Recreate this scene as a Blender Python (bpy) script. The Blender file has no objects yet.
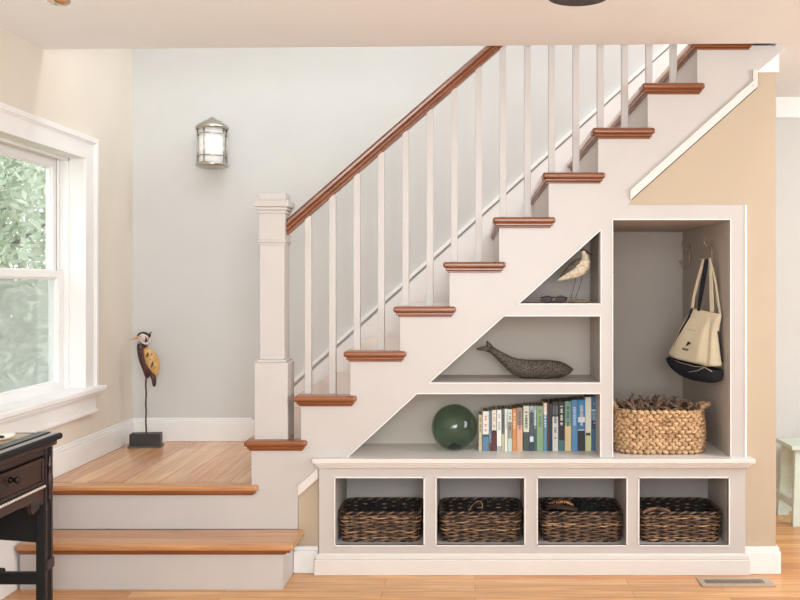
import bpy, bmesh, math, random
from mathutils import Vector, Matrix
from mathutils.geometry import tessellate_polygon
random.seed(7)
SC = bpy.context.scene
COL = SC.collection
R = math.radians
PI = math.pi
F = 920.0; D = 4.3; EYE = 1.353; VX, VY = 475.0, 284.0

def P(px, py, Y):
    s = (D + Y) / F
    return Vector(((px - VX) * s, Y, EYE - (py - VY) * s))
def XX(px, Y=0.0): return (px - VX) * (D + Y) / F
def ZZ(py, Y=0.0): return EYE - (py - VY) * (D + Y) / F

# ------------------------------------------------------------------ materials
def lin(c):
    return tuple(((v/255)/12.92 if v/255 <= .04045 else (((v/255)+.055)/1.055)**2.4) for v in c) + (1.0,)
MATS = {}
def nt(name):
    m = bpy.data.materials.new(name); m.use_nodes = True
    t = m.node_tree; b = t.nodes['Principled BSDF']
    return m, t, b
def mat(name, c, rough=.5, metal=0.0, var=0.0, scale=20.0, bump=0.0, c2=None, stretch=(1,1,1), coat=0.0, contrast=(.3,.7), detail=4, bdist=.002):
    if name in MATS: return MATS[name]
    m, t, b = nt(name)
    b.inputs['Base Color'].default_value = lin(c)
    b.inputs['Roughness'].default_value = rough
    b.inputs['Metallic'].default_value = metal
    if coat: b.inputs['Coat Weight'].default_value = coat; b.inputs['Coat Roughness'].default_value = .12
    tc = t.nodes.new('ShaderNodeTexCoord'); mp = t.nodes.new('ShaderNodeMapping')
    mp.inputs['Scale'].default_value = stretch
    n = t.nodes.new('ShaderNodeTexNoise'); n.inputs['Scale'].default_value = scale; n.inputs['Detail'].default_value = detail
    t.links.new(tc.outputs['Object'], mp.inputs[0]); t.links.new(mp.outputs[0], n.inputs['Vector'])
    if c2 or var:
        if not c2: c2 = tuple(max(0, v*(1-var)) for v in c)
        r = t.nodes.new('ShaderNodeValToRGB')
        r.color_ramp.elements[0].color = lin(c2); r.color_ramp.elements[1].color = lin(c)
        r.color_ramp.elements[0].position = contrast[0]; r.color_ramp.elements[1].position = contrast[1]
        t.links.new(n.outputs[0], r.inputs[0]); t.links.new(r.outputs[0], b.inputs['Base Color'])
    if bump:
        bp = t.nodes.new('ShaderNodeBump'); bp.inputs['Strength'].default_value = bump; bp.inputs['Distance'].default_value = bdist
        t.links.new(n.outputs[0], bp.inputs['Height']); t.links.new(bp.outputs[0], b.inputs['Normal'])
    MATS[name] = m
    return m

def oak(name, along='X', plank=.083, length=1.1, c1=(205,150,100), c2=(226,178,128), rough=.28, coat=.3, planks=True, dark=(150,95,55)):
    if name in MATS: return MATS[name]
    m, t, b = nt(name)
    N = t.nodes.new; L = t.links.new
    tc = N('ShaderNodeTexCoord'); sx = N('ShaderNodeSeparateXYZ'); L(tc.outputs['Object'], sx.inputs[0])
    cb = N('ShaderNodeCombineXYZ')
    if along == 'X': a, c = 'X', 'Y'
    else: a, c = 'Y', 'X'
    L(sx.outputs[a], cb.inputs['X']); L(sx.outputs[c], cb.inputs['Y']); L(sx.outputs['Z'], cb.inputs['Z'])
    br = N('ShaderNodeTexBrick'); br.offset = .37; br.offset_frequency = 2
    br.inputs['Color1'].default_value = lin(c1); br.inputs['Color2'].default_value = lin(c2)
    br.inputs['Mortar'].default_value = lin(dark)
    br.inputs['Scale'].default_value = 1.0; br.inputs['Brick Width'].default_value = length; br.inputs['Row Height'].default_value = plank
    br.inputs['Mortar Size'].default_value = .0012 if planks else 0.0; br.inputs['Mortar Smooth'].default_value = .3
    br.inputs['Bias'].default_value = 0.0
    L(cb.outputs[0], br.inputs['Vector'])
    mp = N('ShaderNodeMapping'); mp.inputs['Scale'].default_value = (3, 60, 60); L(cb.outputs[0], mp.inputs[0])
    n = N('ShaderNodeTexNoise'); n.inputs['Scale'].default_value = 1.0; n.inputs['Detail'].default_value = 6; n.inputs['Distortion'].default_value = .8
    L(mp.outputs[0], n.inputs['Vector'])
    r = N('ShaderNodeValToRGB'); r.color_ramp.elements[0].position = .33; r.color_ramp.elements[1].position = .62
    r.color_ramp.elements[0].color = (.62,.52,.42,1); r.color_ramp.elements[1].color = (1,1,1,1)
    L(n.outputs[0], r.inputs[0])
    mp2 = N('ShaderNodeMapping'); mp2.inputs['Scale'].default_value = (.9, 9, 9); L(cb.outputs[0], mp2.inputs[0])
    n2 = N('ShaderNodeTexNoise'); n2.inputs['Scale'].default_value = 1.0; n2.inputs['Detail'].default_value = 2
    L(mp2.outputs[0], n2.inputs['Vector'])
    r2 = N('ShaderNodeValToRGB'); r2.color_ramp.elements[0].position = .35; r2.color_ramp.elements[1].position = .65
    r2.color_ramp.elements[0].color = (.80,.72,.66,1); r2.color_ramp.elements[1].color = (1.0,1.0,1.0,1)
    L(n2.outputs[0], r2.inputs[0])
    mx = N('ShaderNodeMix'); mx.data_type = 'RGBA'; mx.blend_type = 'MULTIPLY'; mx.inputs[0].default_value = .75
    L(br.outputs['Color'], mx.inputs[6]); L(r.outputs[0], mx.inputs[7])
    mx2 = N('ShaderNodeMix'); mx2.data_type = 'RGBA'; mx2.blend_type = 'MULTIPLY'; mx2.inputs[0].default_value = .8
    L(mx.outputs[2], mx2.inputs[6]); L(r2.outputs[0], mx2.inputs[7])
    L(mx2.outputs[2], b.inputs['Base Color'])
    b.inputs['Roughness'].default_value = rough
    b.inputs['Coat Weight'].default_value = coat; b.inputs['Coat Roughness'].default_value = .15
    MATS[name] = m
    return m

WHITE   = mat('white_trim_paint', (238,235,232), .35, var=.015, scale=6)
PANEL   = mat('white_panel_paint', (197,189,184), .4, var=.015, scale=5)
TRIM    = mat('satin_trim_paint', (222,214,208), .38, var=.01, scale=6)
INNER   = mat('shaded_cabinet_inside', (184,174,168), .5, var=.02, scale=5)  # white paint darkened, cubby shade mixed into the colour
NICHE   = mat('shaded_niche_paint', (192,180,169), .6, var=.02, scale=5)  # paint greyed so the recesses carry their shade in the colour
BACKW   = mat('cool_white_wall_paint', (206,204,200), .75, var=.02, scale=3)
LEFTW   = mat('cream_wall_paint', (224,214,199), .75, var=.02, scale=3)
FRONTW  = mat('tan_wall_paint', (190,171,147), .75, var=.02, scale=3)
CEIL    = mat('ceiling_paint', (246,248,250), .85, var=.01, scale=3)
FLOORM  = oak('oak_floor_boards', 'X', .083, 1.1, (214,148,90), (240,190,130), .35, .12)
LANDM   = oak('oak_landing_boards', 'Y', .083, 1.5, (216,158,112), (244,202,156), .3, .25)
TREADM  = oak('oak_tread', 'Y', .5, 4, (200,140,92), (210,150,100), .2, 1.0, planks=False)
NOSEM   = oak('oak_nosing', 'X', .5, 5, (138,78,38), (156,92,48), .3, .3, planks=False)  # darker than the treads: shade of the front edges put into the colour
STEPM   = oak('oak_bottom_step', 'X', .14, 5, (194,134,86), (212,158,108), .28, .35)
RAILM   = oak('oak_handrail', 'X', .5, 9, (128,72,36), (146,84,42), .3, .3, planks=False)
NICKEL  = mat('brushed_nickel', (190,184,174), .28, 1.0, var=.06, scale=60)
FROST   = mat('frosted_white_glass', (248,248,246), .3, var=.01)
FROST.node_tree.nodes['Principled BSDF'].inputs['Emission Color'].default_value = (1,.99,.96,1); FROST.node_tree.nodes['Principled BSDF'].inputs['Emission Strength'].default_value = .12
IRON    = mat('dark_iron', (52,46,44), .28, .8, var=.3, scale=80)
BRONZE  = mat('oil_rubbed_bronze', (60,46,38), .4, .7, var=.2, scale=30)

def glass_mat(name, tint, refl=.08, edge=None, spec=(1,1,1)):
    m, t, b = nt(name); t.nodes.remove(b)
    out = t.nodes['Material Output']
    tr = t.nodes.new('ShaderNodeBsdfTransparent'); tr.inputs[0].default_value = lin(tint)
    gl = t.nodes.new('ShaderNodeBsdfGlossy'); gl.inputs['Roughness'].default_value = .02; gl.inputs[0].default_value = spec + (1,)
    fr = t.nodes.new('ShaderNodeFresnel')
    ge = t.nodes.new('ShaderNodeNewGeometry'); mr = t.nodes.new('ShaderNodeMapRange')
    mr.inputs[3].default_value = 1.45; mr.inputs[4].default_value = 1/1.45
    t.links.new(ge.outputs['Backfacing'], mr.inputs[0]); t.links.new(mr.outputs[0], fr.inputs[0])
    mx = t.nodes.new('ShaderNodeMixShader')
    if edge:
        lw = t.nodes.new('ShaderNodeLayerWeight'); lw.inputs[0].default_value = .35
        mc = t.nodes.new('ShaderNodeMix'); mc.data_type = 'RGBA'
        mc.inputs[6].default_value = lin(tint); mc.inputs[7].default_value = lin(edge)
        t.links.new(lw.outputs['Facing'], mc.inputs[0]); t.links.new(mc.outputs[2], tr.inputs[0])
    t.links.new(fr.outputs[0], mx.inputs[0]); t.links.new(tr.outputs[0], mx.inputs[1]); t.links.new(gl.outputs[0], mx.inputs[2])
    t.links.new(mx.outputs[0], out.inputs[0])
    MATS[name] = m
    return m
PANE = glass_mat('window_glass', (250,252,252))
GREENGLASS = glass_mat('green_blown_glass', (200,216,206), edge=(156,176,164))
def screen_mat():
    m, t, b = nt('insect_screen_mesh')
    b.inputs['Base Color'].default_value = lin((225,228,226)); b.inputs['Roughness'].default_value = .8
    out = t.nodes['Material Output']; tr = t.nodes.new('ShaderNodeBsdfTransparent'); mx = t.nodes.new('ShaderNodeMixShader')
    mx.inputs[0].default_value = .32
    t.links.new(tr.outputs[0], mx.inputs[1]); t.links.new(b.outputs[0], mx.inputs[2]); t.links.new(mx.outputs[0], out.inputs[0])
    return m
SCREEN = screen_mat()

# ------------------------------------------------------------------ mesh helpers
class B:
    def __init__(s): s.bm = bmesh.new(); s.mi = 0
    def quadbox(s, p):   # p: 8 points, bottom 4 ccw then top 4
        v = [s.bm.verts.new(q) for q in p]
        for f in ((3,2,1,0),(4,5,6,7),(0,1,5,4),(1,2,6,5),(2,3,7,6),(3,0,4,7)):
            fc = s.bm.faces.new([v[i] for i in f]); fc.material_index = s.mi
        return s
    def box(s, x0, x1, y0, y1, z0, z1):
        return s.quadbox([(x0,y0,z0),(x1,y0,z0),(x1,y1,z0),(x0,y1,z0),(x0,y0,z1),(x1,y0,z1),(x1,y1,z1),(x0,y1,z1)])
    def ring(s, pts): return [s.bm.verts.new(p) for p in pts]
    def bridge(s, a, b, smooth=True):
        n = len(a)
        for i in range(n):
            f = s.bm.faces.new((a[i], a[(i+1)%n], b[(i+1)%n], b[i])); f.material_index = s.mi; f.smooth = smooth
    def cap(s, r, rev=False, smooth=False):
        f = s.bm.faces.new(r[::-1] if rev else r); f.material_index = s.mi; f.smooth = smooth
    def tube(s, path, r, n=8, closed=False, rb=None, up=None):
        path = [Vector(p) for p in path]; m = len(path)
        rs = r if isinstance(r, (list,tuple)) else [r]*m
        rings = []; prev = None
        for i, p in enumerate(path):
            if closed: t = path[(i+1)%m] - path[i-1]
            else: t = path[min(i+1,m-1)] - path[max(i-1,0)]
            t.normalize()
            if prev is None:
                u = Vector(up) if up else (Vector((0,0,1)) if abs(t.z) < .9 else Vector((0,1,0)))
            else: u = prev
            u = (u - t*u.dot(t)).normalized(); w = t.cross(u); prev = u
            k = rb[i] if isinstance(rb,(list,tuple)) else rb
            rings.append(s.ring([p + u*math.cos(2*PI*j/n)*rs[i] + w*math.sin(2*PI*j/n)*(k if k else rs[i]) for j in range(n)]))
        for i in range(m-1): s.bridge(rings[i], rings[i+1])
        if closed: s.bridge(rings[-1], rings[0])
        else: s.cap(rings[0], True); s.cap(rings[-1])
        return s
    def lathe(s, prof, c=(0,0,0), n=32, capb=True, capt=True, sx=1, sy=1):
        c = Vector(c)
        rings = [s.ring([c + Vector((r*math.cos(2*PI*j/n)*sx, r*math.sin(2*PI*j/n)*sy, z)) for j in range(n)]) for r, z in prof]
        for a, b in zip(rings, rings[1:]): s.bridge(a, b)
        if capb: s.cap(rings[0], True)
        if capt: s.cap(rings[-1])
        return s
    def ball(s, c, r, n=10, m=7, rot=None):
        c = Vector(c); r = Vector(r) if not isinstance(r,(int,float)) else Vector((r,r,r))
        def q(th, ph):
            v = Vector((math.sin(th)*math.cos(ph)*r.x, math.sin(th)*math.sin(ph)*r.y, math.cos(th)*r.z))
            if rot: v = rot @ v
            return c + v
        rings = [s.ring([q(PI*(1-i/m), 2*PI*j/n) for j in range(n)]) for i in range(1, m)]
        for a, b in zip(rings, rings[1:]): s.bridge(a, b)
        t = s.bm.verts.new(q(0,0)); o = s.bm.verts.new(q(PI,0))
        for j in range(n):
            f = s.bm.faces.new((rings[-1][j], rings[-1][(j+1)%n], t)); f.smooth = True; f.material_index = s.mi
            f = s.bm.faces.new((rings[0][(j+1)%n], rings[0][j], o)); f.smooth = True; f.material_index = s.mi
        return s
    def prism(s, loops, w0, w1, f):
        """loops: outer + holes of (u,v); f(u,v,w)->xyz"""
        if not isinstance(loops[0][0], (list,tuple)): loops = [loops]
        L3 = [[Vector((u,v,0)) for u,v in lp] for lp in loops]
        tris = tessellate_polygon(L3)
        flat = [p for lp in loops for p in lp]
        A = [s.bm.verts.new(f(u,v,w0)) for u,v in flat]; Z = [s.bm.verts.new(f(u,v,w1)) for u,v in flat]
        for t in tris:
            try:
                fc = s.bm.faces.new([A[i] for i in t]); fc.material_index = s.mi
                fc = s.bm.faces.new([Z[i] for i in t][::-1]); fc.material_index = s.mi
            except ValueError: pass
        k = 0
        for lp in loops:
            n = len(lp)
            for i in range(n):
                a, b = k+i, k+(i+1)%n
                fc = s.bm.faces.new((A[a], A[b], Z[b], Z[a])); fc.material_index = s.mi
            k += n
        return s
    def loft(s, pts, n=14, thick=(0,1,0)):
        """pts: (centre, half size in plane, half thickness) along a spine"""
        T = Vector(thick); rings = []
        m = len(pts)
        for i, (p, a, b) in enumerate(pts):
            p = Vector(p); t = (Vector(pts[min(i+1,m-1)][0]) - Vector(pts[max(i-1,0)][0])).normalized()
            u = T.cross(t).normalized()
            rings.append(s.ring([p + u*math.cos(2*PI*j/n)*a + T*math.sin(2*PI*j/n)*b for j in range(n)]))
        for i in range(m-1): s.bridge(rings[i], rings[i+1])
        s.cap(rings[0], True, True); s.cap(rings[-1], False, True)
        return s
    def build(s, name, mats, parent=None, bevel=0.0, seg=2, smooth=False, loc=None, subsurf=0):
        bmesh.ops.recalc_face_normals(s.bm, faces=s.bm.faces)
        me = bpy.data.meshes.new(name); s.bm.to_mesh(me); s.bm.free()
        for m in (mats if isinstance(mats,(list,tuple)) else [mats]): me.materials.append(m)
        if smooth:
            for p in me.polygons: p.use_smooth = True
        o = bpy.data.objects.new(name, me); COL.objects.link(o)
        if parent is not None:
            o.parent = parent
            if loc is None: o.matrix_parent_inverse = WM(parent).inverted()
        if loc is not None: o.location = loc
        if bevel:
            md = o.modifiers.new('bevel', 'BEVEL'); md.width = bevel; md.segments = seg; md.limit_method = 'ANGLE'; md.angle_limit = R(40)
        if subsurf:
            md = o.modifiers.new('sub', 'SUBSURF'); md.levels = subsurf; md.render_levels = subsurf
        return o
def WM(o):
    m = Matrix.LocRotScale(o.location, o.rotation_euler, o.scale)
    if o.parent: m = WM(o.parent) @ o.matrix_parent_inverse @ m
    return m
def tag(o, label=None, cat=None, group=None, kind=None):
    if label: o['label'] = label
    if cat: o['category'] = cat
    if group: o['group'] = group
    if kind: o['kind'] = kind
    return o
def thing(name, loc, label, cat, group=None, rz=0, kind=None):
    o = bpy.data.objects.new(name, None); COL.objects.link(o); o.location = loc; o.rotation_euler = (0,0,rz)
    o.empty_display_size = .05
    return tag(o, label, cat, group, kind)
def struct(name, label=None):
    o = bpy.data.objects.new(name, None); COL.objects.link(o); o.empty_display_size = .05
    return tag(o, label, name.split('_')[0], None, 'structure')
def copy_tree(o, parent=None):
    c = o.copy(); COL.objects.link(c)
    if parent is not None: c.parent = parent; c.matrix_parent_inverse = o.matrix_parent_inverse.copy()
    for ch in list(o.children): copy_tree(ch, c)
    return c
XZ = lambda u, v, w: (u, w, v)      # prism in the X-Z plane, extruded along Y
YZ = lambda u, v, w: (w, u, v)
XY = lambda u, v, w: (u, v, w)

# ------------------------------------------------------------------ dimensions
XL = -2.045           # left wall
YB = 1.19             # back wall
ZC = 2.465            # ceiling
RISE = .208; RUN = .2315
X4 = -.813
def XK(k): return X4 + (k-4)*RUN
def ZK(k): return k*RISE
def zA(x): return ZZ(230.5) - (XX(600.5) - x)*.891      # line under the stringer
XR = 1.411            # outer corner of the tan wall

# ------------------------------------------------------------------ room shell
def shell(name, b, m, label, bevel=0, cat=None):
    o = b.build(name, m, bevel=bevel)
    return tag(o, label, cat or name.split('_')[0], None, 'structure')
shell('floor', B().box(XL-.2, 6.0, -5.6, YB+.1, -.1, 0), FLOORM, 'honey oak strip floor running across the room')
WY0, WY1, WZ0, WZ1 = -.56, .49, .8075, 2.017
wl = B().prism([[(-5.6,0),(YB+.1,0),(YB+.1,5.2),(-5.6,5.2)],[(WY0,WZ0),(WY1,WZ0),(WY1,WZ1),(WY0,WZ1)]], XL-.17, XL, YZ)
shell('wall_left', wl, LEFTW, 'cream painted wall with the window')
shell('wall_back', B().box(XL-.17, 6.0, YB, YB+.12, 0, 5.2), BACKW, 'cool white wall behind the stairs')
# ceiling with its slightly skewed edge at the stair opening
cb = B(); cb.prism([(XL,-5.6),(6.0,-5.6),(6.0,YB),(1.40,YB),(1.40,-.049),(XL,.062)], ZC, ZC+.24, XY)
shell('ceiling', cb, CEIL, 'smooth warm white ceiling ending at the stair opening')
shell('floor_upper', B().box(1.40, 6.0, -5.6, YB, ZC+.24, ZC+.27), TREADM, 'upper storey floor at the head of the stairs')
shell('wall_right', B().box(4.6, 4.72, -5.6, YB, 0, 5.2), BACKW, 'far right wall of the next room, out of view')
shell('wall_rear', B().box(XL-.17, 4.72, -5.72, -5.6, 0, 5.2), BACKW, 'wall behind the camera, out of view')
# tan wall pieces in the stair plane
XJ = XX(757.5)
tw = B()
tw.prism([(XX(623),zA(XX(623))+.012),(XJ,zA(XJ)+.012),(XJ,2.344),(XR,2.344),(XR,0),(1.22,0),(1.22,1.70),(XX(623),1.70)], .012, .06, XZ)
tw.box(XR-.05, XR, .06, YB, 0, 2.344)
tw.box(-.8288, -.70, .022, .06, 0, .62); tw.box(-.90, -.8288, .0385, .06, 0, .62)
shell('wall_front', tw, FRONTW, 'tan painted wall wrapped around the alcove')
cr = B(); cr.box(XJ, XR+.012, .005, .06, 2.344, ZC); cr.box(XR-.05, XR+.012, .06, YB, 2.344, ZC); cr.box(XR+.012, 6, YB-.015, YB, 2.344, ZC)
shell('trim_1', cr, WHITE, 'white crown board above the tan wall')
bb = B()
for (x0,x1,y0,y1) in ((-.8495, XX(318), .0015, .022), (1.25, XR+.016, -.012, .012), (XR, XR+.016, .012, YB-.016)):
    bb.box(x0,x1,y0,y1,0,.104)
    bb.box(x0,x1-(.006 if x1>XR else 0),y0+.006,y1,.104,.124)
shell('baseboard_front', bb, WHITE, 'white baseboard along the tan wall', .003)
b = B(); b.box(XR+.016, 6, YB-.018, YB, 0, .11); b.box(XR+.016, 6, YB-.012, YB, .11, .135)
shell('baseboard_right', b, WHITE, 'white baseboard in the room beyond', .003)
LZ = ZK(2)
b = B(); b.box(XL, -1.24, YB-.018, YB, LZ, LZ+.112); b.box(XL, -1.24, YB-.013, YB, LZ+.112, LZ+.127); b.box(XL,-1.33,YB-.007,YB,LZ+.127,LZ+.138)
shell('baseboard_back', b, WHITE, 'white baseboard behind the landing', .003)
b = B(); b.box(XL, XL+.018, -.05, YB-.018, LZ, LZ+.112); b.box(XL, XL+.013, -.05, YB-.013, LZ+.112, LZ+.127); b.box(XL,XL+.007,-.05,YB-.007,LZ+.127,LZ+.138)
# sloping skirt beside the bottom steps, down to the floor
b.prism([(-.05,0),(-.05,LZ+.138),(-.10,LZ+.138),(-.52,.135),(-6.4,.135),(-6.4,0)], XL, XL+.018, YZ)
b.prism([(-.05,LZ+.15),(-.10,LZ+.15),(-.53,.147),(-6.4,.147),(-6.4,.125),(-.52,.125),(-.10,LZ+.125),(-.05,LZ+.125)], XL, XL+.026, YZ)
shell('baseboard_left', b, WHITE, 'white baseboard along the window wall stepping down beside the stairs', .003)

# ------------------------------------------------------------------ window
win = struct('window_1', 'white double hung window in the cream wall'); win['category'] = 'window'
CW = .10
b = B()
f = XL
def ucase(b, yo0, yo1, zo, yi0, yi1, zi, x0, x1):
    b.prism([(yo0,WZ0),(yi0,WZ0),(yi0,zi),(yi1,zi),(yi1,WZ0),(yo1,WZ0),(yo1,zo),(yo0,zo)], x0, x1, YZ)
yi0, yi1, zi = WY0+.012, WY1-.012, WZ1-.012
ucase(b, WY0-CW, WY1+CW+.03, WZ1+CW, yi0-.006, yi1+.006, zi+.006, f, f+.018)
ucase(b, WY0-CW-.010, WY1+CW+.040, WZ1+CW+.010, WY0-CW+.016, WY1+CW+.012, WZ1+CW-.018, f, f+.030)
ucase(b, WY0-CW+.010, WY1+CW+.018, WZ1+CW-.012, WY0-CW+.026, WY1+CW+.004, WZ1+CW-.026, f, f+.023)
ucase(b, WY0-.012, WY1+.012, WZ1+.012, yi0, yi1, zi, f, f+.023)
b.build('casing', WHITE, win, .002)
b = B(); b.box(f-.16, f+.062, WY0-CW-.05, WY1+CW+.075, WZ0-.026, WZ0+.003); b.build('stool', WHITE, win, .007, 3)
b = B(); b.box(f, f+.045, WY0-CW-.02, WY1+CW+.045, WZ0-.042, WZ0-.026); b.box(f, f+.03, WY0-CW-.015, WY1+CW+.038, WZ0-.055, WZ0-.042)
b.box(f, f+.02, WY0-CW-.01, WY1+CW+.03, WZ0-.125, WZ0-.055); b.box(f, f+.028, WY0-CW-.016, WY1+CW+.038, WZ0-.14, WZ0-.122); b.build('apron', WHITE, win, .003)
# jambs: lining and stops, tracks
b = B()
for (ya, yb_) in ((WY1-.012, WY1), (WY0, WY0+.012)): b.box(f-.17, f, ya, yb_, WZ0, WZ1)
b.box(f-.17, f, WY0, WY1, WZ1-.012, WZ1)
for s_, y in ((-1, WY1-.012), (1, WY0+.012)):
    b.box(f-.085, f-.062, min(y, y+s_*.014), max(y, y+s_*.014), WZ0, WZ1-.012)
    b.box(f-.122, f-.112, min(y, y+s_*.012), max(y, y+s_*.012), WZ0, WZ1-.012)
b.box(f-.085, f-.062, WY0+.012, WY1-.012, WZ1-.026, WZ1-.012)
b.build('jamb', WHITE, win, .0015)
MR = 1.40
def sash(name, xf, xb, z0, z1, st, rb, rt):
    b = B(); y0, y1 = WY0+.016, WY1-.014
    b.prism([[(y0,z0),(y1,z0),(y1,z1),(y0,z1)],[(y0+st,z0+rb),(y1-st,z0+rb),(y1-st,z1-rt),(y0+st,z1-rt)]], xb, xf, YZ)
    b.prism([[(y0+st-.012,z0+rb-.012),(y1-st+.012,z0+rb-.012),(y1-st+.012,z1-rt+.012),(y0+st-.012,z1-rt+.012)],[(y0+st+.008,z0+rb+.008),(y1-st-.008,z0+rb+.008),(y1-st-.008,z1-rt-.008),(y0+st+.008,z1-rt-.008)]], xb+.012, xf-.010, YZ)
    o = b.build(name, WHITE, win, .002)
    g = B(); xm = (xf+xb)/2; g.box(xm-.002, xm+.002, y0+st-.004, y1-st+.004, z0+rb-.004, z1-rt+.004)
    g.build('pane', PANE, o)
    return o
sash('lower_sash', f-.085, f-.120, WZ0, MR+.022, .072, .045, .036)
sash('upper_sash', f-.125, f-.160, MR-.016, WZ1-.012, .052, .036, .05)
b = B(); b.box(f-.1705, f-.169, WY0+.014, WY1-.014, WZ0, MR); o = b.build('insect_screen', SCREEN, win)

# ------------------------------------------------------------------ staircase
st = thing('staircase', (-.2,.5,0), 'white staircase with oak treads, square balusters and oak handrail climbing to the right', 'staircase')
TT = .028
def nosing(x0,x1,y0,y1,z,name,m,parent,cove=True,left=True,right=True,front=True,label=None):
    """tread board with rounded edge; cove moulding below as its child"""
    b = B().box(x0,x1,y0,y1,z-TT,z)
    o = b.build(name, m, parent, .011, 4)
    if label: o['label'] = label
    if cove:
        c = B()
        e1, e2 = .012, .020
        yb1 = y1
        c.box(x0+(e1 if left else 0), x1-(e1 if right else 0), y0+(e1 if front else 0), yb1, z-TT-.012, z-TT)
        c.box(x0+(e2 if left else 0), x1-(e2 if right else 0), y0+(e2 if front else 0), yb1, z-TT-.021, z-TT-.012)
        c.build('cove_moulding', NOSEM, o, .003)
    return o
# bottom step
b = B(); b.box(XL+.03, -.85, -.23, .0, 0, RISE-TT); b.build('riser', PANEL, st, .002)
b = B(); b.box(XL+.028, -.797, -.265, 0, RISE-TT, RISE); o = b.build('tread', STEPM, st, .011, 4)
c = B(); c.box(XL+.03, -.815, -.25, 0, RISE-TT-.012, RISE-TT); c.box(XL+.03, -.835, -.24, 0, RISE-TT-.022, RISE-TT-.012); c.build('cove_moulding', NOSEM, o, .003)
b = B(); b.box(-2.02,-.86,-.242,-.23,0,.001)
b.bm.free()
# landing
b = B(); b.box(XL+.019, XK(3)+.01, .045, YB-.001, LZ-TT, LZ); b.build('landing_floor', LANDM, st)
b = B(); b.box(XL+.019, XX(259), -.03, .045, LZ-TT, LZ); o = b.build('landing_nosing', STEPM, st, .011, 4)
c = B(); c.box(XL+.019, XX(259)-.012, -.02, .0, LZ-TT-.012, LZ-TT); c.box(XL+.019, XX(259)-.024, -.011, .0, LZ-TT-.02, LZ-TT-.012); c.build('cove_moulding', NOSEM, o, .003)
# outer stringer with stepped top, running down to the riser under the landing
KT = 13
poly = [(XL+.019, RISE), (XL+.019, LZ-TT), (XK(3), LZ-TT)]
for k in range(3, KT):
    poly += [(XK(k), ZK(k)-TT), (XK(k+1), ZK(k)-TT)]
xe = XX(787.5)
poly = poly[:-1] + [(1.39, ZK(12)-TT), (1.39, ZC), (xe, ZC), (XX(757), ZZ(72)), (XX(757), zA(XX(757))+.018)]
xs = XX(297.5)
poly += [(XX(632), zA(XX(632))+.018), (XX(628), zA(XX(628))), (XX(336), zA(XX(336))), (XX(318), zA(XX(318))+.018), (xs, zA(xs)+.018), (xs, RISE)]
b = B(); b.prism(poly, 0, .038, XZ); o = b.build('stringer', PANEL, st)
# moulding along the lower edge of the stringer
def band(b, xa, xb, lo, hi, y0, y1):
    b.prism([(xa, zA(xa)+lo), (xb, zA(xb)+lo), (xb, zA(xb)+hi), (xa, zA(xa)+hi)], y0, y1, XZ)
for (xa, xb) in ((XX(298), XX(318)), (XX(630), XX(757))):
    b = B()
    band(b, xa, xb, .018, .062, -.008, .012); band(b, xa, xb, .048, .066, -.014, .012)
    if xb > 0:
        xj = XX(757); b.box(xj-.022, xj, -.012, .012, ZZ(87), ZZ(70))
    b.build('stringer_moulding', TRIM, st, .002)
for k in range(3, KT+1):
    nosing(XK(k)-.030, min(1.399, XK(k+1)+.030), -.032, .045, ZK(k), 'tread_return', NOSEM, st, left=True, right=True)
    b = B(); b.box(XK(k)-.030, min(1.399, XK(k+1)+.012), .0451, YB-.021, ZK(k)-TT, ZK(k)); o = b.build('tread', TREADM, st, .008, 3)
    c = B(); c.box(XK(k)-.018, XK(k)+.0, .0451, YB-.021, ZK(k)-TT-.012, ZK(k)-TT); c.box(XK(k)-.010, XK(k), .0451, YB-.021, ZK(k)-TT-.021, ZK(k)-TT-.012); c.build('cove_moulding', NOSEM, o)
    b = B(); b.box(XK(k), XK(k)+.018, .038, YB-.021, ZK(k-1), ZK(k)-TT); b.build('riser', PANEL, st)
# wall side skirt board with cap
b = B()
def skz(x): return 1.353 + (x+.4475)*.8985
xa, xb = -1.25, 3.4
b.prism([(xa, skz(xa)-.05), (xa+.0, LZ), (xa+.15, LZ), (xb, skz(xb)-.45), (xb, skz(xb)-.02), ], YB-.020, YB-.0005, XZ)
b.prism([(xa, skz(xa)-.028), (xb, skz(xb)-.028), (xb, skz(xb)), (xa-.0, skz(xa))], YB-.028, YB-.0005, XZ)
b.build('skirtboard', WHITE, st, .002)
# newel
nx, ny = -.9545, .083
nw = B(); nw.box(nx-.078, nx+.078, ny-.078, ny+.078, ZK(3), .985)
np_ = nw.build('newel_post', PANEL, st, .003)
b = B(); b.box(nx-.068, nx+.068, ny-.068, ny+.068, .985, .997); b.box(nx-.058, nx+.058, ny-.058, ny+.058, .997, 1.56); b.build('post_shaft', PANEL, np_, .003)
b = B(); b.box(nx-.067,nx+.067,ny-.067,ny+.067,1.548,1.560); b.box(nx-.062,nx+.062,ny-.062,ny+.062,1.536,1.548); b.box(nx-.061,nx+.061,ny-.061,ny+.061,1.56,1.70); b.build('post_block', PANEL, np_, .002)
b = B(); b.box(nx-.066,nx+.066,ny-.066,ny+.066,1.685,1.70); b.box(nx-.072,nx+.072,ny-.072,ny+.072,1.70,1.715); b.box(nx-.081,nx+.081,ny-.081,ny+.081,1.715,1.745); b.box(nx-.062,nx+.062,ny-.062,ny+.062,1.745,1.782); b.build('post_cap', PANEL, np_, .003)
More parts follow.
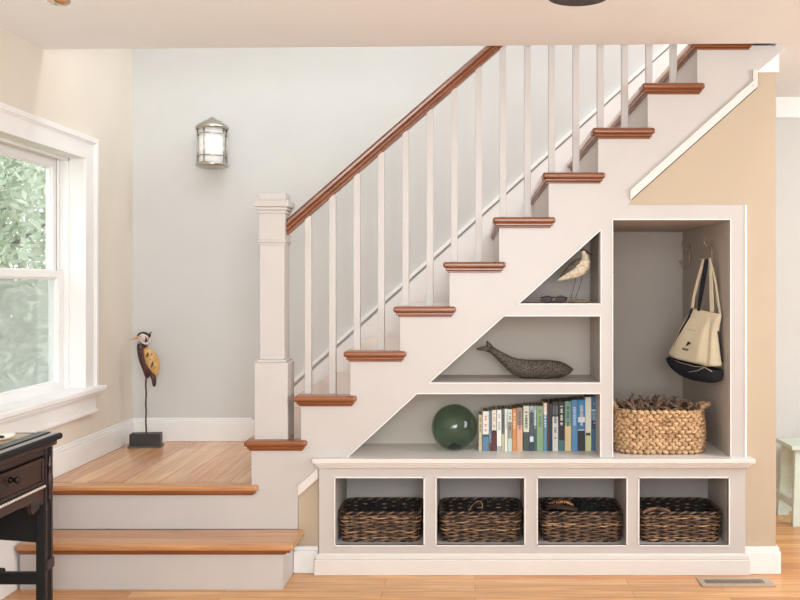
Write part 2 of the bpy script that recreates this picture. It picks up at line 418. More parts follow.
# handrail
HY = .083
def hz(px, top): return None
sl = .872
xh0 = nx+.061
zt0 = 1.353 + (284-219)/ (F/(D+HY)) ; zb0 = 1.353 + (284-235.5)/(F/(D+HY))
def zt(x): return zt0 + sl*(x-xh0)
def zb(x): return zb0 + (sl+.004)*(x-xh0)
xh1 = 1.30
prof = [(-.020,0),(-.020,.16),(-.031,.26),(-.031,.42),(-.024,.5),(-.030,.6),(-.032,.78),(-.022,.95),(-.008,1.0)]
prof = prof + [(-y,t) for y,t in reversed(prof)]
b = B()
r0 = b.ring([(xh0, HY+y, zb(xh0)+(zt(xh0)-zb(xh0))*t) for y,t in prof]); r1 = b.ring([(xh1, HY+y, zb(xh1)+(zt(xh1)-zb(xh1))*t) for y,t in prof])
b.bridge(r0, r1, False); b.cap(r0, True); b.cap(r1)
b.build('handrail', RAILM, st, .0015)
# balusters, two to a tread
for i in range(0, 18):
    x = XX(308, HY-.016) + i*.11575
    k = 4 + i//2
    b = B(); q = .0155
    zt_ = zb(x)+.004
    b.box(x-q, x+q, HY-q, HY+q, ZK(k), zt_)
    b.build('baluster', PANEL, st, .0015)

# ------------------------------------------------------------------ built-in bookcase and alcove
BZ = .5447   # bench top
bc = thing('built_in_bookcase', (.4,.2,BZ), 'white built-in shelving and hanging alcove fitted under the stairs', 'bookcase')
NR = XX(600.5); 
pf = [(417,394),(430,382.5),(600,382.5),(600,316.3),(504,316.3),(518.5,303.5),(600.5,303.5),(600.5,230.5),(629,205),(746,205),(746,462),(730,462),(730,220),(613,220),(613,462),(600,462),(600,394)]
def px2(lst): return [(XX(a), ZZ(c)) for a,c in lst]
pz = px2(pf)
for i in (0,1,4,5,7,8): pz[i] = (pz[i][0], zA(pz[i][0]))
pz[0] = (XX(417), ZZ(394)); 
pz = [(x, max(z, BZ)) for x,z in pz]
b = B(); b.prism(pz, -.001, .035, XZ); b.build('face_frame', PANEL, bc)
ND = .37
b = B()
# sloping ceiling of the niches
xa = XX(340)
b.prism([(xa, zA(xa)),(XX(600.5), zA(XX(600.5))),(XX(600.5), zA(XX(600.5))+.03),(xa, zA(xa)+.03)], .036, ND, XZ)
b.build('sloping_panel', NICHE, bc)
b = B(); x0 = XX(345); b.prism([(x0, BZ),(NR+.02, BZ),(NR+.02, zA(NR)+.02),(x0, zA(x0)+.01)], ND, ND+.015, XZ); b.build('back_panel', NICHE, bc)
b = B(); b.box(XX(600), XX(600)+.022, .035, ND, BZ, ZZ(228)); b.build('divider', INNER, bc)
for (ya, yb_) in ((316.3,303.5),(394,382.5)):
    z0, z1 = ZZ(ya), ZZ(yb_); b = B()
    xa0, xa1 = XX(600.5)-(ZZ(230.5)-z0)/.891, XX(600.5)-(ZZ(230.5)-z1)/.891
    b.prism([(xa0,z0),(xa1,z1),(NR,z1),(NR,z0)], .035, ND, XZ); b.build('shelf', INNER, bc)
# bead lines around niches (raised thin bead)
def bead(b, pts, w=.0045, y0=-.004):
    n = len(pts); cx = sum(p[0] for p in pts)/n; 
    for i in range(n):
        a = Vector((pts[i][0], 0, pts[i][1])); c = Vector((pts[(i+1)%n][0], 0, pts[(i+1)%n][1]))
        d = (c-a).normalized(); nrm = Vector((-d.z,0,d.x))
        cen = Vector((sum(p[0] for p in pts)/n,0,sum(p[1] for p in pts)/n))
        if (cen-a).dot(nrm) > 0: nrm = -nrm
        a2 = a - d*w*.9; c2 = c + d*w*.9
        q = [a2, c2, c2+nrm*w, a2+nrm*w]
        b.prism([(v.x, v.z) for v in q], y0, .004, XZ)
b = B()
bead(b, px2([(519.5,303.5),(600.5,303.5),(600.5,230.5)]))
bead(b, px2([(430,382.5),(600,382.5),(600,316.3),(504,316.3)]))
p1 = px2([(346,459),(417,394),(600,394),(600,459)])
for q in ((0,1),(1,2),(2,3)):
    a, c = p1[q[0]], p1[q[1]]
    d = Vector((c[0]-a[0],c[1]-a[1])).normalized(); nn = Vector((-d.y,d.x))*.0045
    b.prism([a, c, (c[0]+nn.x,c[1]+nn.y), (a[0]+nn.x,a[1]+nn.y)], -.004, .004, XZ)
pA = px2([(613,459),(613,220),(730,220),(730,459)])
for q in ((0,1),(1,2),(2,3)):
    a, c = pA[q[0]], pA[q[1]]
    d = Vector((c[0]-a[0],c[1]-a[1])).normalized(); nn = Vector((-d.y,d.x))*.0045
    b.prism([a, c, (c[0]+nn.x,c[1]+nn.y), (a[0]+nn.x,a[1]+nn.y)], -.004, .004, XZ)
b.prism(px2([(744.5,205),(746.5,205),(746.5,462),(744.5,462)]), -.004,.012, XZ)
b.build('bead_moulding', WHITE, bc)
AX0, AX1, AZ1, AD = XX(613), XX(730), ZZ(220), .98
b = B(); b.box(AX0-.02, AX0, .035, AD, BZ, AZ1+.02); b.box(AX1, AX1+.02, .035, AD, BZ, AZ1+.02); b.box(AX0-.02, AX1+.02, AD, AD+.02, BZ, AZ1+.02); b.build('alcove_lining', NICHE, bc)
b = B(); b.box(AX0, AX1, .035, AD, AZ1, AZ1+.02); b.build('alcove_ceiling', NICHE, bc)

# ------------------------------------------------------------------ storage bench
sb = thing('storage_bench', (.27,.15,0), 'white bench base with four open cubbies holding wicker baskets', 'bench')
SBX0, SBX1, SY = XX(319,-.015), XX(745.5,-.015), -.015
def X2(px): return XX(px, SY)
def Z2(py): return ZZ(py, SY)
CUB = [(335.4,423.6),(436.6,524.3),(537.8,626.3),(639.3,728.6)]
cz0, cz1 = Z2(545), Z2(478)
b = B()
holes = [[(X2(a),cz0),(X2(c),cz0),(X2(c),cz1),(X2(a),cz1)] for a,c in CUB]
b.prism([[(SBX0,0),(SBX1,0),(SBX1,BZ-.02),(SBX0,BZ-.02)]]+holes, SY, SY+.02, XZ)
b.build('face_frame', PANEL, sb, .0015)
b = B()
for h in holes: bead(b, h, .0055, SY-.004)
b.build('bead_moulding', WHITE, sb)
BX1 = 1.2
b = B(); b.box(SBX0, BX1+.04, SY+.02, ND+.0, 0, cz0); b.build('bottom_panel', INNER, sb)
b = B(); b.box(SBX0, BX1+.04, ND, ND+.015, 0, BZ-.02); b.build('back_panel', INNER, sb)
edges = [SBX0-0.0] + [None]*0
walls = [(SBX0, X2(CUB[0][0]))] + [(X2(CUB[i][1]), X2(CUB[i+1][0])) for i in range(3)] + [(X2(CUB[3][1]), BX1+.04)]
for a, c in walls:
    b = B(); b.box(a, c, SY+.02, ND, cz0, BZ-.02); b.build('divider', INNER, sb)
b = B(); b.box(SBX0, BX1+.04, SY+.02, ND, cz1, BZ-.02); b.build('top_panel', INNER, sb)
b = B(); x0, x1 = XX(314,-.03), XX(750.5,-.03)
b.box(x0, x1, -.033, SY, 0, .072); b.box(x0+.004, x1-.004, -.027, SY, .072, .092); b.box(x0+.010, x1-.010, -.021, SY, .085, .099)
b.build('base_moulding', TRIM, sb, .003)
b = B(); x0, x1 = XX(312,-.05), XX(755.5,-.05)
b.box(x0, x1, -.055, ND+.015, BZ-.022, BZ); b.box(XX(612), XX(731), ND+.015, AD+.02, BZ-.022, BZ)
o = b.build('bench_top', TRIM, sb, .004, 3)
b = B(); b.box(x0+.012, x1-.012, -.044, SY, BZ-.034, BZ-.022); b.box(x0+.02, x1-.02, -.032, SY, BZ-.046, BZ-.034); b.build('cove_moulding', TRIM, o, .004)

# ------------------------------------------------------------------ wicker baskets
W_A = mat('wicker_strand', (144,112,86), .6, var=.5, scale=30, c2=(76,55,43), contrast=(.35,.65))
W_B = mat('wicker_strand_pale', (200,158,118), .6, scale=30, c2=(120,90,66), contrast=(.35,.6))
W_C = mat('wicker_strand_dark', (50,38,31), .75, scale=18, c2=(24,18,16), contrast=(.35,.6))
W_D = mat('wicker_inside_shade', (40,31,27), .85, scale=60, c2=(18,14,13), stretch=(1,1,3))
def rrect(w, d, r, n):
    """n points evenly round a rounded rectangle, with outward normals"""
    per = []; hw, hd = w/2, d/2
    segs = [('l',(-hw+r,-hd),(hw-r,-hd),(0,-1)),('a',(hw-r,-hd+r),-PI/2),('l',(hw,-hd+r),(hw,hd-r),(1,0)),('a',(hw-r,hd-r),0),('l',(hw-r,hd),(-hw+r,hd),(0,1)),('a',(-hw+r,hd-r),PI/2),('l',(-hw,hd-r),(-hw,-hd+r),(-1,0)),('a',(-hw+r,-hd+r),PI)]
    def ln(s): return math.dist(s[1],s[2]) if s[0]=='l' else PI/2*r
    tot = sum(ln(s) for s in segs); out = []
    for i in range(n):
        t = tot*i/n
        for s in segs:
            L = ln(s)
            if t <= L:
                if s[0]=='l':
                    k = t/L; out.append((s[1][0]+(s[2][0]-s[1][0])*k, s[1][1]+(s[2][1]-s[1][1])*k, s[3][0], s[3][1]))
                else:
                    a = s[2]+t/r; out.append((s[1][0]+r*math.cos(a), s[1][1]+r*math.sin(a), math.cos(a), math.sin(a)))
                break
            t -= L
    return out, tot
BW, BD, BH = .385, .29, .136
def wicker(label, loc, seed):
    rnd = random.Random(seed)
    t = thing('wicker_basket', loc, label, 'basket', 'wicker baskets in the bench cubbies')
    K = 26; SUB = 6; pts, tot = rrect(BW, BD, .05, K*SUB)
    def flare(z): return 1 - .07*(1-z/BH)
    side = B(); rows = 13
    for r in range(rows):
        z = .010 + r*(BH-.022)/(rows-1)
        side.mi = rnd.choice((0,0,1,0,0)); path = []
        for sgn in (0,):
            for i,(x,y,nx_,ny_) in enumerate(pts):
                ph = math.cos(PI*i/SUB + PI*(r%2))
                o = ph*.0065; fl = flare(z)
                path.append((x*fl+nx_*o, y*fl+ny_*o, z + rnd.uniform(-.0012,.0012) + .0012*math.sin(i*.37+r)))
        side.tube(path, .0033, 5, closed=True)
        if r < rows-1:
            path = [(pts[i][0]*flare(z)-pts[i][2]*.003, pts[i][1]*flare(z)-pts[i][3]*.003, p[2]+.0055) for i,p in enumerate(path)]
            side.mi = 2; side.tube(path, .0034, 4, closed=True)
    side.build('woven_side', [W_A, W_B, W_C], t, loc=(0,0,0))
    stk = B()
    for k in range(K):
        x,y,a,c = pts[k*SUB]
        stk.tube([(x*flare(0),y*flare(0),.004),(x,y,BH)], .003, 5)
    s_ = stk.build('stakes', W_C, t, loc=(0,0,0))
    rim = B()
    for q in range(3):
        path = []
        for i,(x,y,a,c) in enumerate(pts):
            an = 2*PI*i/len(pts)*26 + q*2*PI/3
            path.append((x+a*.004*math.cos(an), y+c*.004*math.cos(an), BH+.002+.004*math.sin(an)))
        rim.mi = (0,2,2)[q]; rim.tube(path, .0036, 6, closed=True)
    for q in range(2):
        path = []
        for i,(x,y,a,c) in enumerate(pts):
            an = 2*PI*i/len(pts)*16 + q*PI
            path.append((x*.93+a*.004*math.cos(an), y*.93+c*.004*math.cos(an), .008+.004*math.sin(an)))
        rim.mi = (0,2)[q]; rim.tube(path, .005, 5, closed=True)
    rim.build('braided_rim', [W_A, W_B, W_C], t, loc=(0,0,0))
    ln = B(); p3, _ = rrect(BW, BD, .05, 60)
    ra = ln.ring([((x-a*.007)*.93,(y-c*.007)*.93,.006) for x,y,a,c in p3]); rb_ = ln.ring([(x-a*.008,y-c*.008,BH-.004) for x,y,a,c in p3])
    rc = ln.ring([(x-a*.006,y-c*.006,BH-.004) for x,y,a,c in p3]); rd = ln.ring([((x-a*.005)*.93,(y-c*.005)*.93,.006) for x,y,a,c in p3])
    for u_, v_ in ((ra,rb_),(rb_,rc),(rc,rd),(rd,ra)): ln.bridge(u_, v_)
    ln.build('inner_shade_wall', W_D, t, loc=(0,0,0))  # dark liner added to stand for the deep shade inside the basket
    bt = B(); p2, _ = rrect(BW*.9, BD*.9, .04, 40); r0 = bt.ring([(x,y,.003) for x,y,a,c in p2]); r1 = bt.ring([(x,y,.008) for x,y,a,c in p2]); bt.bridge(r0,r1,False); bt.cap(r0,True); bt.cap(r1); bt.build('base', W_C, t, loc=(0,0,0))
    return t
blabels = ['brown wicker basket in the leftmost cubby, with dark cloth inside',
           'brown wicker basket with a thin loop handle standing up, second cubby from left',
           'brown wicker basket packed with black knitwear and a glittery piece, third cubby',
           'empty brown wicker basket with arched front grip, rightmost cubby']
by = .012 + BD/2 + .012
baskets = []
protoB = None
for i, (a, c) in enumerate(CUB):
    cx = (XX(a,.03)+XX(c,.03))/2 + (-.0, .0, .0, -.014)[i]
    t = wicker(blabels[i], (cx, by+.0, cz0+.001), 20+i) 
    baskets.append(t)
# loop handle on the second, arched grip on the fourth
b = B(); t = baskets[1]; path = [(-.028+.03*math.cos(a)*1.0, -BD/2+.012, BH+.002+.052*math.sin(a)) for a in [PI*k/14 for k in range(15)]]
path = [(x + .02*(z-BH)/.05, y+.10*(z-BH), z) for x,y,z in path]
b.tube(path, .0026, 6); o = b.build('loop_handle', W_A, t, loc=(0,0,0))
b = B(); t = baskets[3]; path = [(-.115+.062*math.cos(a), -BD/2-.004, BH+.004+.022*math.sin(a)) for a in [PI*k/16 for k in range(17)]]
b.tube(path, .005, 6); b.tube([(x,y+.008,z-.008) for x,y,z in path], .0045, 6); b.build('arched_grip', W_A, t, loc=(0,0,0))
# contents
BLACKK = mat('black_knit', (26,26,30), .9, var=.4, scale=120, bump=.6, stretch=(1,1,3))
BLACKC = mat('charcoal_cloth', (34,32,34), .9, var=.4, scale=60, bump=.4)
SEQ = mat('copper_sequins', (214,160,112), .25, .7, c2=(60,34,24), scale=160, contrast=(.42,.55), bump=.6)
BRK = mat('brown_felt', (74,54,42), .9, var=.3, scale=60)
def heap(name, label, cat, loc, w, d, h, m, seed, group=None):
    rnd = random.Random(seed); b = B(); N = 26; M = 16
    grid = []
    for j in range(M+1):
        row = []
        for i in range(N+1):
            u, v = i/N*2-1, j/M*2-1
            e = max(0, 1-abs(u)**6)*max(0, 1-abs(v)**6)
            z = h*e*(.62 + .16*math.sin(u*6+seed+v*2.5) + .12*math.sin(v*9+u*4+seed*2) + .10*math.sin(u*17-v*6+seed))
            row.append(b.bm.verts.new((u*w/2*(1-.12*v*v), v*d/2*(1-.1*u*u), z)))
        grid.append(row)
    for j in range(M):
        for i in range(N):
            f_ = b.bm.faces.new((grid[j][i],grid[j][i+1],grid[j+1][i+1],grid[j+1][i])); f_.smooth = True
    low = [b.bm.verts.new((0,0,-.0))]
    bm = b.bm; bm.verts.remove(low[0])
    ed = [e for e in bm.edges if len(e.link_faces)==1]
    r = bmesh.ops.extrude_edge_only(bm, edges=ed)
    for v in r['geom']:
        if isinstance(v, bmesh.types.BMVert): v.co.z -= .02
    o = b.build(name, m, loc=loc); return tag(o, label, cat, group)
def bloc(i, dx=0, dy=0, dz=.03):
    l = baskets[i].location; return (l.x+dx, l.y+dy, l.z+dz)
heap('folded_cloth', 'charcoal cloth bundled in the leftmost wicker basket', 'cloth', bloc(0,0,.0), .33, .23, .122, BLACKC, 3)
heap('folded_cloth', 'dark cloth lying low in the wicker basket with the loop handle', 'cloth', bloc(1,0,0), .33, .23, .10, BLACKC, 5)
heap('knitwear_bundle', 'black knitwear filling the third wicker basket', 'knitwear', bloc(2,.03,0), .29, .22, .142, BLACKK, 8)
b = B(); l = bloc(2,-.075,-.045,.145)
pth = [(l[0]-.075,l[1]+.03,l[2]+.004),(l[0]-.045,l[1]+.022,l[2]+.012),(l[0]-.01,l[1]+.012,l[2]+.022),(l[0]+.02,l[1],l[2]+.018),(l[0]+.045,l[1]-.008,l[2]+.006)]
b.loft([(pth[0],.008,.012),(pth[1],.012,.018),(pth[2],.014,.020),(pth[3],.012,.018),(pth[4],.006,.010)], 10)
tag(b.build('sequinned_scarf', SEQ), 'glittery copper sequinned piece lying on the black knitwear', 'scarf')
b = B(); b.loft([((l[0]-.085,l[1]+.0,l[2]-.006),.008,.02),((l[0]-.05,l[1]-.0,l[2]+.002),.012,.03),((l[0]-.0,l[1]-.02,l[2]-.002),.012,.03),((l[0]+.06,l[1]-.03,l[2]-.008),.006,.02)], 10)
tag(b.build('felt_cloth', BRK), 'brown felt piece tucked beside the glittery scarf', 'cloth')

# ------------------------------------------------------------------ books
def book_mat(name, c, r=.45): return mat('book_'+name, c, r)
PAGES = mat('book_pages', (176,150,128), .8, var=.25, scale=300, stretch=(1,.05,.05))
bk = [ # x0,x1,ytop, bands [(t0,t1,colour)], marks colour, label
 (478.8,482.2,415,[(0,1,(206,190,152))],(120,110,80),'thin pale yellow paperback, first by the glass ball'),
 (482.7,488.7,411.3,[(0,.36,(86,128,160)),(.36,.42,(30,70,100)),(.42,.98,(238,232,220))],(214,120,60),'white paperback with orange lettering and a blue foot'),
 (489.1,491.6,411,[(0,.2,(110,70,60)),(.2,1,(120,140,158))],(60,80,110),'slim grey blue paperback beside the white and orange one'),
 (492.0,496.4,410,[(0,.46,(96,26,28)),(.46,.5,(40,20,20)),(.5,1,(236,222,206))],(180,140,130),'cream paperback with a dark red lower half'),
 (497.0,501.4,409.8,[(0,.12,(170,176,176)),(.12,1,(238,236,230))],(150,150,150),'plain white paperback with grey foot'),
 (501.8,504.4,409,[(0,.4,(206,190,130)),(.4,1,(86,112,92))],(60,60,60),'slim book, green above and straw yellow below'),
 (504.8,507.6,409,[(0,1,(240,236,226))],(170,170,170),'slim off-white book before the aqua one'),
 (507.9,512.1,409.4,[(0,.3,(190,214,204)),(.3,.7,(150,150,140)),(.7,1,(206,222,214))],(110,60,70),'pale aqua paperback just left of the orange book'),
 (512.5,516.6,408.6,[(0,1,(222,140,66))],(250,220,190),'bright orange paperback, the only orange spine'),
 (517.0,522.6,407.8,[(0,.6,(224,170,134)),(.6,1,(150,134,122))],(96,74,66),'paperback with peach lower part and grey brown top'),
 (523.4,529.3,406,[(0,.42,(62,74,66)),(.42,1,(214,216,190))],(60,70,56),'pale green hardback with dark lettering and dark foot'),
 (529.8,533.6,406,[(0,.2,(44,56,78)),(.2,.32,(214,218,220)),(.32,.86,(70,84,108)),(.86,.98,(170,186,200))],(40,48,66),'navy and grey hardback beside the sage green one'),
 (533.9,536.5,406,[(0,.55,(52,92,84)),(.55,1,(150,176,160))],(230,230,220),'slim teal book touching the sage green one'),
 (536.8,543.2,406,[(0,1,(136,168,124))],(86,120,84),'sage green hardback, widest of the greens'),
 (543.6,546.8,403,[(0,.76,(86,146,182)),(.76,1,(238,218,196))],(240,240,240),'slim book, cream top over blue'),
 (547.1,548.9,402.4,[(0,1,(104,60,38))],(60,30,20),'very thin brown book'),
 (549.1,552.2,404,[(0,1,(26,36,66))],(70,90,140),'navy blue book with no pattern'),
 (552.6,558.2,402,[(0,.70,(216,214,208)),(.70,.74,(20,18,20)),(.74,.92,(92,96,100)),(.92,1,(20,18,20))],(70,70,80),'black topped book with tall white spine block'),
 (558.6,564.6,402,[(0,.22,(58,110,112)),(.22,1,(20,22,24))],(236,232,222),'black book with large cream lettering and teal foot'),
 (565.0,571.2,401.6,[(0,.5,(234,200,136)),(.5,.56,(150,170,120)),(.56,1,(108,156,134))],(60,60,50),'book with sea green top and sand yellow bottom'),
 (571.7,577.8,400,[(0,1,(74,136,190))],(190,215,235),'plain mid blue hardback'),
 (578.2,585.0,399.8,[(0,.40,(34,26,30)),(.40,.42,(226,214,200)),(.42,.56,(20,120,182)),(.56,.66,(222,230,232)),(.66,1,(32,136,196))],(230,200,190),'bright blue and white book with black lower part'),
 (585.5,591.4,397.4,[(0,.24,(216,212,150)),(.24,.29,(216,212,150)),(.29,1,(230,226,208))],(56,52,50),'tall cream hardback with a small dark square'),
 (591.8,597.6,396.6,[(0,.4,(50,98,140)),(.4,.56,(40,56,86)),(.56,.74,(96,136,170)),(.74,.76,(200,220,230)),(.76,1,(58,104,148))],(150,180,205),'tall navy and blue hardback, last before the divider'),
]
BY = .150
for i, (x0,x1,yt,bands,mk,lab) in enumerate(bk):
    dy = random.Random(i).uniform(0,.008); Y = BY + dy
    xa, xb = XX(x0,BY), XX(x1,BY); z1 = ZZ(yt,BY); z0 = BZ; H = z1-z0
    dep = .135 + (i%5)*.008
    t = thing('book', ((xa+xb)/2, Y+dep/2, z0), lab, 'book', 'books standing on the lower shelf')
    mats = []; b = B()
    def mi(c):
        g = sum(c)/3; c = tuple(int(round(g+(v-g)*.85)*.96) for v in c)
        m = mat('book_%d_%d_%d'%c, c, .45)
        if m not in mats: mats.append(m)
        return mats.index(m)
    w = xb-xa; ct = min(.0022, w*.16)
    last = bands[-1][2]
    # spine in bands
    for (t0,t1,c) in bands:
        b.mi = mi(c); b.box(xa, xb, Y, Y+.003, z0+H*t0, z0+H*t1)
    tl = bands[-1][1]
    if tl < 1: b.box(xa, xb, Y, Y+.003, z0+H*tl, z1)
    b.mi = mi(last)
    b.box(xa, xa+ct, Y+.003, Y+dep, z0, z1); b.box(xb-ct, xb, Y+.003, Y+dep, z0, z1)
    # lettering as short cross bars on the spine
    b.mi = mi(mk); rnd = random.Random(i*3+1)
    if i == 22:
        b.box(xa+w*.1, xb-w*.1, Y-.0006, Y+.001, z0+H*.285, z0+H*.335)
    z = z0+H*(.50 if i != 17 else .25); 
    while z < z0+H*.9 and i not in (15,16,22):
        hh = rnd.uniform(.0035,.006)
        if rnd.random() < .78:
            k = rnd.uniform(.26,.36); b.box(xa+w*k, xb-w*k, Y-.0004, Y+.001, z, z+hh)
        z += hh+.0028
    b.build('cover', mats, t)
    p = B(); p.box(xa+ct, xb-ct, Y+.003, Y+dep-.004, z0+.003, z1-.003); p.build('pages', PAGES, t)

# ------------------------------------------------------------------ glass float
c = P(454.3, 427, .19); rad = .1115; c.z = BZ + rad - .001
b = B()
prof = []
for k in range(0, 29):
    a = -PI/2 + PI*k/28
    prof.append((max(.0008, rad*math.cos(a)), rad*math.sin(a)))
prof[0] = (.0008, -rad*.80); prof[1] = (.012, -rad*.80); prof[2] = (.024,-rad*.88); prof[3] = (.036, -rad*.965)
b.lathe(prof, c, 48)
fl = b.build('glass_float', GREENGLASS, smooth=True)
tag(fl, 'round green blown glass float on the lowest shelf beside the books', 'glass ball')
b = B(); b.lathe([(.030,0),(.034,.003),(.030,.012),(.016,.026),(.006,.03)], (c.x, c.y, c.z-rad+.004), 24)
GK = glass_mat('thick_green_glass', (170,200,182), edge=(120,156,136))
b.build('base_seal', GK, fl)

# ------------------------------------------------------------------ whale
WH = mat('pitted_grey_stone', (112,100,88), .75, c2=(34,29,26), scale=170, contrast=(.36,.66), bump=.9, stretch=(1,1,1), detail=5, bdist=.003)
Yw = .17
wh = thing('whale_figure', P(530,378,Yw), 'dark pitted carved whale with raised tail on the middle shelf', 'whale figurine')
top = [(489.5,345.5),(496,349),(503,352.8),(510,356),(517,358.3),(525,359.4),(534,360),(543,359.7),(552,360.2),(559,361),(565,363),(570,366),(573,368.5)]
bot = [(491,352),(496,357),(502,363),(508,369),(514,374.5),(521,378.0),(530,378.2),(540,378.2),(549,378.2),(557,378),(564,376.5),(569.5,373.5),(573,370.5)]
pl = []
for (a, c_) in zip(top, bot):
    A, C_ = P(a[0],a[1],Yw), P(c_[0],c_[1],Yw); h = (A-C_).length/2
    pl.append(((A+C_)/2, h, min(h*.95, .036)+.002))
b = B(); b.loft(pl, 20); b.build('body', WH, wh)
b = B()
base = P(490.5,349,Yw)
for tip, dy in (((476,348.8),-.012),((486.5,340.5),.012)):
    tp = P(tip[0],tip[1],Yw+dy)
    mid = base.lerp(tp,.45) + Vector((.0,0,.002))
    b.loft([(base+Vector((.008,0,-.006)),.015,.009),(base.lerp(tp,.2),.0155,.009),(mid,.013,.007),(base.lerp(tp,.8),.007,.005),(tp,.0015,.0015)], 10)
b.build('tail_fluke', WH, wh)
b = B(); q = P(548,378,Yw); b.loft([(q+Vector((0,-.028,.012)),.006,.004),(q+Vector((-.02,-.040,.007)),.008,.004),(q+Vector((-.045,-.046,.003)),.003,.002)],8, thick=(0,0,1)); b.build('fin', WH, wh)

# ------------------------------------------------------------------ shore bird
Ys = .048; nz = ZZ(303.5)
CREAM = mat('speckled_cream_paint', (208,194,170), .7, c2=(150,134,112), scale=90, contrast=(.3,.55), bump=.3)
WINGG = mat('grey_wing_paint', (96,86,76), .7, c2=(58,50,44), scale=50, stretch=(1,1,4))
DKB = mat('black_brown_paint', (40,30,26), .6, var=.2)
DRIFT = mat('driftwood', (150,128,104), .85, var=.4, scale=40, stretch=(1,6,6), bump=.6)
sbd = thing('shorebird_carving', (P(578,302,Ys).x, Ys, nz), 'carved cream and grey shorebird standing on a driftwood base, top shelf', 'bird figurine')
def L2(lst, Y, thick):
    out = []
    for (x,y,a,th) in lst: out.append((P(x,y,Y), a*(D+Y)/F, th))
    return out
b = B()
b.loft(L2([(557.6,280.5,.6,.002),(562,278.6,2.0,.007),(567,276.2,3.8,.014),(573,272.6,6.2,.021),(579,268.6,7.9,.026),(583.5,264.6,7.2,.026),(585.6,260.4,5.0,.021),(585.2,256.6,3.3,.014),(584.2,253.8,2.7,.012),(583.6,251.4,2.5,.010),(583.5,249.6,1.0,.004)],Ys,0), 18)
b.build('body', CREAM, sbd)
b = B()
b.loft(L2([(560,276.6,.5,.003),(564,273.8,2.0,.010),(569,270.2,3.9,.018),(574,266.4,4.9,.023),(578,262.8,4.6,.024),(580,259.4,2.2,.018),(580.6,258,.6,.006)],Ys,0), 16)
b.build('wing', WINGG, sbd)
b = B(); b.loft(L2([(580.6,250.6,.7,.004),(583,249.6,1.1,.0115),(586,251.0,1.2,.008),(588.2,252.9,.8,.004),(592.6,254.9,.4,.0014)],Ys,0), 10); b.build('bill', DKB, sbd)
for (a, k, c_) in (((577,272.5),(574.5,284),(571.6,296.5)),((583,272.5),(580,286),(576.2,297))):
    b = B(); b.tube([P(a[0],a[1],Ys),P(k[0],k[1],Ys),P(c_[0],c_[1]-1,Ys),P(c_[0]-.6,c_[1]+1,Ys),P(c_[0]+.6,c_[1]+2.2,Ys)], .0016, 6); b.build('leg', DKB, sbd)
b = B(); q0, q1 = P(567.5,300,Ys), P(589,300,Ys)
b.loft([(Vector((q0.x,Ys,nz+.006)),.003,.012),(Vector((q0.x+.012,Ys,nz+.0085)),.0075,.025),(Vector(((q0.x+q1.x)/2,Ys,nz+.009)),.008,.03),(Vector((q1.x-.012,Ys,nz+.0075)),.007,.025),(Vector((q1.x,Ys,nz+.006)),.002,.012)],12); b.build('base', DRIFT, sbd)

# ------------------------------------------------------------------ sunglasses
sg = thing('sunglasses', (P(554,302,.07).x, .07, nz), 'dark round sunglasses folded on the top shelf by the shorebird', 'sunglasses')
LENS = mat('dark_lens', (62,54,50), .12, var=.1)
FRM = mat('black_plastic', (30,24,24), .3)
for cx in (547.2, 560.8):
    q = P(cx, 299, .07); q.z = nz+.0185; b = B()
    ring = [(q.x+.024*math.cos(a), q.y+.004*math.sin(a), q.z+.0155*math.sin(a)) for a in [2*PI*k/24 for k in range(24)]]
    b.tube(ring, .0028, 6, closed=True); o = b.build('rim', FRM, sg)
    b = B(); r0 = b.ring([(x,y-.001,z) for x,y,z in ring]); r1 = b.ring([(x,y+.001,z) for x,y,z in ring]); b.bridge(r0,r1); b.cap(r0,True); b.cap(r1); b.build('lens', LENS, o)
a0, a1 = P(547.2,299,.07), P(560.8,299,.07)
b = B(); b.tube([(a0.x+.022,.07,nz+.026),((a0.x+a1.x)/2,.067,nz+.030),(a1.x-.022,.07,nz+.026)], .0028, 6); b.build('bridge', FRM, sg)
for s_, q in ((-1,a0),(1,a1)):
    b = B(); b.tube([(q.x+s_*.023,.072,nz+.028),(q.x+s_*.030,.078,nz+.026),(q.x+s_*.028,.10,nz+.014),(q.x-s_*.03,.108,nz+.006),(q.x-s_*.07,.106,nz+.004)], .0026, 6); b.build('temple', FRM, sg)

# ------------------------------------------------------------------ heron
Yh = 1.0; sH = (D+Yh)/F
hr = thing('heron_sculpture', (P(146,445,Yh).x, Yh, LZ), 'painted wooden heron on a thin rod and black block, in the landing corner', 'bird sculpture')
BLK = mat('worn_black_block', (44,42,42), .5, c2=(120,116,110), scale=26, stretch=(1,1,8), contrast=(.24,.34))
hx = P(146,445,Yh).x
rz = Matrix.Rotation(R(7),3,'Z')
def rbox(b, cx, cy, hx_, hy_, z0, z1):
    p = []
    for z in (z0,z1):
        for (sx_,sy_) in ((-1,-1),(1,-1),(1,1),(-1,1)):
            v = rz @ Vector((hx_*sx_,hy_*sy_,0)); p.append((cx+v.x,cy+v.y,z))
    b.quadbox(p)
b = B(); rbox(b, hx, Yh, .084, .040, LZ+.008, LZ+.078); b.build('block', BLK, hr, .003)
b = B(); rbox(b, hx, Yh, .092, .050, LZ, LZ+.010); b.build('plinth', mat('grey_slate',(96,94,90),.6,var=.4,scale=40), hr, .002)
b = B(); b.tube([(hx,Yh,LZ+.07)]+[(hx+.0015*math.sin(k*1.7),Yh,LZ+.07+k*.028) for k in range(1,13)]+[P(146,374,Yh)], .0048, 8); b.build('rod', mat('rusty_rod',(104,80,58),.7,.4,c2=(40,30,24),scale=60), hr)
HB = mat('dark_brown_carved_wood', (84,46,36), .55, c2=(46,24,20), scale=40, bump=.4)
HW = mat('mustard_wing_paint', (206,164,104), .65, c2=(184,130,72), scale=25, contrast=(.3,.55))
HC = mat('chalk_white_paint', (224,208,200), .7, var=.12, scale=40)
